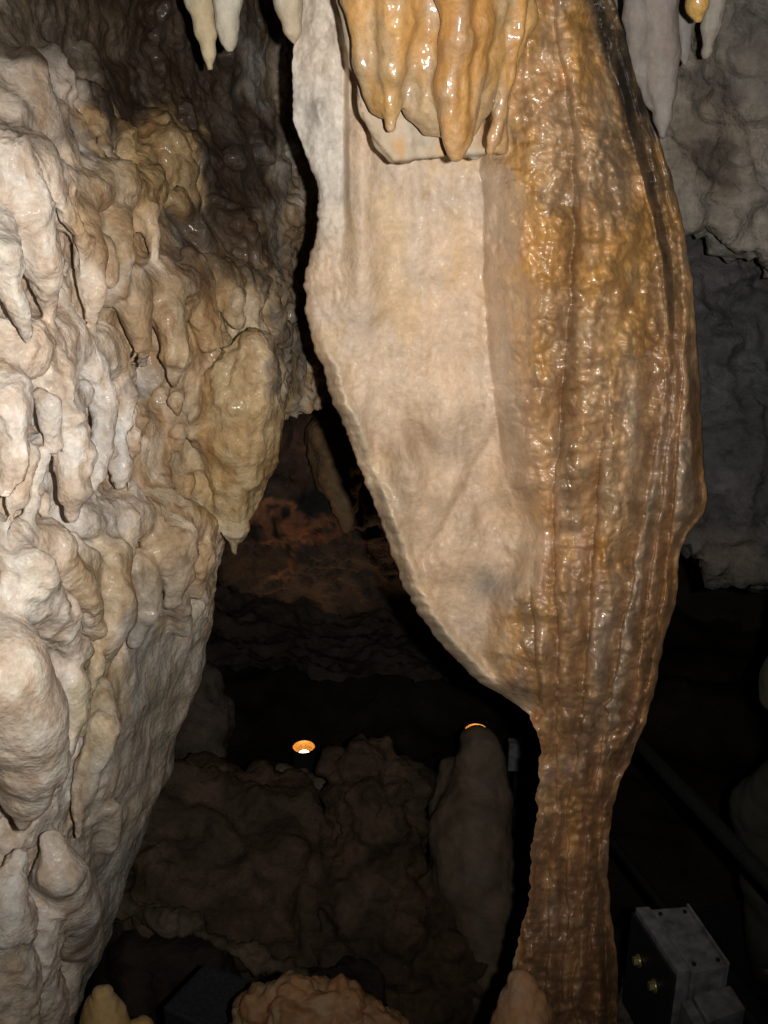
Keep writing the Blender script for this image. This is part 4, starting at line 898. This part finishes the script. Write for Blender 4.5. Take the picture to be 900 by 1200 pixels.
for (u_, w_) in ((.10, .90), (.90, .90), (.10, .42), (.90, .42)):
    c = lerp(lerp(A, B, w_), lerp(Dd, Cc, w_), u_); bm = bmesh.new(); bm_tube(bm, c + np.array([0, 0, -.002]), c + np.array([0, 0, .004]), .0055, 14); mesh_obj('screw', bm, M_BLACK, jb)
lip = [lerp(B, Cc, .0) + np.array([0, 0, .010]), B + np.array([.006, 0, .010]), Cc + np.array([.006, 0, .010]), Cc + np.array([0, 0, .010])]
mesh_obj('rear_flange', bm_prism(lip, (0, 0, -.12)), M_GREY, jb, bevel=.002)
# smaller box fixed on its front
zs = -1.92
q = [atz(812, 1166, zs), atz(856, 1154, zs), atz(874, 1182, zs), atz(830, 1198, zs)]
sb_ = empty('outlet_box', sum(q) / 4 + np.array([0, 0, -.12]), label='smaller dirty grey box fixed to the front of the junction box', category='electrical box')
mesh_obj('housing', bm_prism(q, (0, 0, -.12)), M_GREY, sb_, bevel=.004)
v = q[0] - q[1]; v /= np.linalg.norm(v)
mesh_obj('cover', bm_prism([q[0] + v * .03 + [0, 0, -.01], q[0] + v * .003 + [0, 0, -.01], q[3] + v * .003 + [0, 0, -.01], q[3] + v * .03 + [0, 0, -.01]], (0, 0, -.11)), M_GREY, sb_, bevel=.003)

# ================================================================== walkway, handrail
ZW = -2.66
r0, r1 = Vector(atz(740, 862, -1.7)), Vector(atz(900, 1032, -1.7)); rd = (r1 - r0).normalized()
sd = Vector((rd.y, -rd.x, 0)); sd = sd if sd.x > 0 else -sd          # across the walkway, away from the column
base0 = Vector((r0.x, r0.y, ZW)) - rd * .2
ww = empty('walkway', base0 + rd * 1.5, label='black steel grating walkway running past the column at the right', category='walkway')
Lw = 3.2; Ww = 1.15
def frame_beam(off):
    bm = bmesh.new(); bm_beam(bm, base0 + sd * off, base0 + sd * off + rd * Lw, .05, .11); return mesh_obj('side_beam', bm, M_STEEL, ww)
frame_beam(-.12); frame_beam(Ww)
bm = bmesh.new(); bm_beam(bm, base0 + sd * .36 + Vector((0, 0, .012)), base0 + sd * .36 + rd * Lw + Vector((0, 0, .012)), .055, .10); mesh_obj('centre_beam', bm, M_STEEL, ww)
bm = bmesh.new(); nb = int(Lw / .032)
for i in range(nb):
    p = base0 + rd * (i + .5) * .032; bm_beam(bm, p - sd * .10, p + sd * (Ww - .03), .006, .03)
for j in range(9): bm_beam(bm, base0 + sd * (-.05 + j * .135) + Vector((0, 0, -.006)), base0 + sd * (-.05 + j * .135) + rd * Lw + Vector((0, 0, -.006)), .005, .012)
g = mesh_obj('grating', bm, M_STEEL, ww); g['kind'] = 'stuff'
hr = empty('handrail', Vector((r0.x, r0.y, ZW)), label='thick dark handrail slanting down in front of the person', category='handrail')
bm = bmesh.new(); bm_tube(bm, r0 - rd * .45, r1 + rd * 1.2, .021, 20); mesh_obj('rail', bm, M_RAIL, hr, smooth=True)
bm = bmesh.new(); bm_tube(bm, r0 - rd * .45 - Vector((0, 0, .42)), r1 + rd * 1.2 - Vector((0, 0, .42)), .012, 12); mesh_obj('lower_rail', bm, M_STEEL, hr, smooth=True)
for k_ in (-.35, 1.42):
    bm = bmesh.new(); p = r0 + rd * k_; bm_tube(bm, Vector((p.x, p.y, ZW)), Vector((p.x, p.y, -1.71)), .017, 12); mesh_obj('post', bm, M_STEEL, hr, smooth=False)

# ================================================================== person at the right edge
base = atz(953, 1145, ZW); bp = np.array([base[0], base[1], ZW])
def tv(v): return np.array([v[1] * 1.0 - v[0] * .35, -v[0] * .94 + v[1] * .0, v[2]])     # turned away from the camera
def pp(x, y, z): return bp + tv((x, y, z))
def figure(name, chains, mat, parent, vox=.009, k=.03, disp=None, **props):
    c = clay_of(chains, vox)
    for ch in chains: c.chain(ch, k)
    P, Q, o = c.skin()
    if disp: P, N = rock_finish(P, Q, disp)
    else: N = vnormals(P, Q)
    return emit(name, P, Q, None, mat, parent, N, None, **props)
person = empty('person', bp, label='person in a dark green jacket and olive trousers at the right edge', category='person')
# facing left along the walkway, one knee bent on the step; arm bent at the side
legL = [(pp(.0, -.10, .86), .095), (pp(-.12, -.25, .60), .074), (pp(-.12, -.25, .55), .064), (pp(-.06, -.20, .32), .055), (pp(.0, -.16, .09), .042)]
legR = [(pp(.02, .09, .86), .095), (pp(-.04, .10, .50), .068), (pp(.0, .10, .30), .056), (pp(.03, .10, .09), .042)]
def foot(h): return [(h + tv([.03, 0, -.03]), .042), (h + tv([-.08, 0, -.045]), .038), (h + tv([-.17, 0, -.055]), .030)]
torso = [(pp(.0, 0, .88), .14), (pp(.01, 0, 1.05), .13), (pp(.0, 0, 1.25), .15), (pp(.0, 0, 1.36), .12), (pp(-.01, 0, 1.46), .058), (pp(-.02, 0, 1.52), .055)]
shl = [(pp(0, -.16, 1.37), .07), (pp(0, .16, 1.37), .07)]
armL = [(pp(.0, -.19, 1.37), .055), (pp(-.03, -.23, 1.10), .045), (pp(-.20, -.20, .98), .036), (pp(-.26, -.19, .96), .028)]
armR = [(pp(.0, .19, 1.37), .055), (pp(.0, .24, 1.10), .045), (pp(-.20, .22, 1.0), .036), (pp(-.26, .21, .98), .028)]
head = [(pp(-.03, 0, 1.60), .082), (pp(-.01, 0, 1.66), .092)]
face_ = [(pp(-.085, 0, 1.575), .045), (pp(-.075, 0, 1.66), .05)]; nose = [(pp(-.115, 0, 1.63), .012), (pp(-.135, 0, 1.60), .014)]
ears = [[(pp(-.01, s * .092, 1.64), .016), (pp(-.012, s * .096, 1.60), .012)] for s in (-1, 1)]
def hand(w, s):
    out = [[(w, .026), (w + tv([-.07, 0, -.02]), .030)]]
    for i, (dz, ln) in enumerate(((.024, .070), (.008, .080), (-.008, .074), (-.024, .058))):
        b = w + tv([-.085, 0, -.02 + dz]); out.append([(b, .0095), (b + tv([-ln * .55, -s * .006, -.012]), .0085), (b + tv([-ln * .9, -s * .02, -.035]), .0075)])
    b = w + tv([-.03, -s * .01, .02]); out.append([(b, .012), (b + tv([-.035, -s * .02, .02]), .0095), (b + tv([-.065, -s * .03, .018]), .0085)])
    return out
body_ch = [torso, shl, legL, legR, foot(pp(.0, -.16, .09)), foot(pp(.03, .10, .09)), armL, armR, head, face_, nose] + ears
hands = hand(pp(-.28, -.19, .955), -1) + hand(pp(-.28, .21, .975), 1)
c = clay_of(body_ch + hands, .0075)
for ch in body_ch: c.chain(ch, .025)
for ch in hands: c.chain(ch, .004)
P_, Q_, o_2 = c.skin(); emit('body', P_, Q_, None, M_SKIN, person, vnormals(P_, Q_))
def inflate(ch, a): return [(p, r + a) for p, r in ch]
def folds(P): return .012 * ridged(P * np.array([6, 6, 10]) + .5 * perlin(P * 3, 2)[:, None], 2, 601) + .006 * fbm(P * 14, 2, 605) - .004
figure('jacket', [inflate([(pp(.0, 0, .76), .165), (pp(.01, 0, .88), .165), (pp(.02, 0, 1.05), .16), (pp(.02, 0, 1.25), .17), (pp(.0, 0, 1.37), .125)], .012), inflate(shl, .035), [(pp(.0, -.13, 1.34), .12), (pp(.0, -.15, 1.10), .125), (pp(.0, -.12, .88), .12)], inflate(armL[:-1] + [(pp(-.235, -.195, .97), .036)], .036), inflate(armR[:-1] + [(pp(-.235, .215, .99), .036)], .026),
                  [(pp(.0, 0, 1.42), .078), (pp(-.01, 0, 1.48), .07)]], M_JACKET, person, .009, .05, folds)
figure('trousers', [inflate(legL[:1] + legL[1:4] + [(pp(.0, -.165, .13), .05)], .022), inflate(legR[:3] + [(pp(.025, .10, .13), .05)], .022), [(pp(0, -.05, .86), .14), (pp(0, .05, .86), .14)]], M_TROUS, person, .009, .03, folds)
for s, h_ in ((0, pp(.0, -.16, .09)), (1, pp(.03, .10, .09))): figure('shoe', [inflate(foot(h_), .012), [(h_, .052), (h_ + np.array([0, 0, -.02]), .052)]], M_SHOE, person, .008, .02)
figure('hair', [[(pp(.01, 0, 1.68), .098), (pp(.03, 0, 1.60), .085)], [(pp(-.05, 0, 1.735), .05), (pp(.0, 0, 1.72), .07)]], M_HAIR, person, .008, .03, lambda P: .004 * perlin(P * np.array([60, 60, 20]), 3))
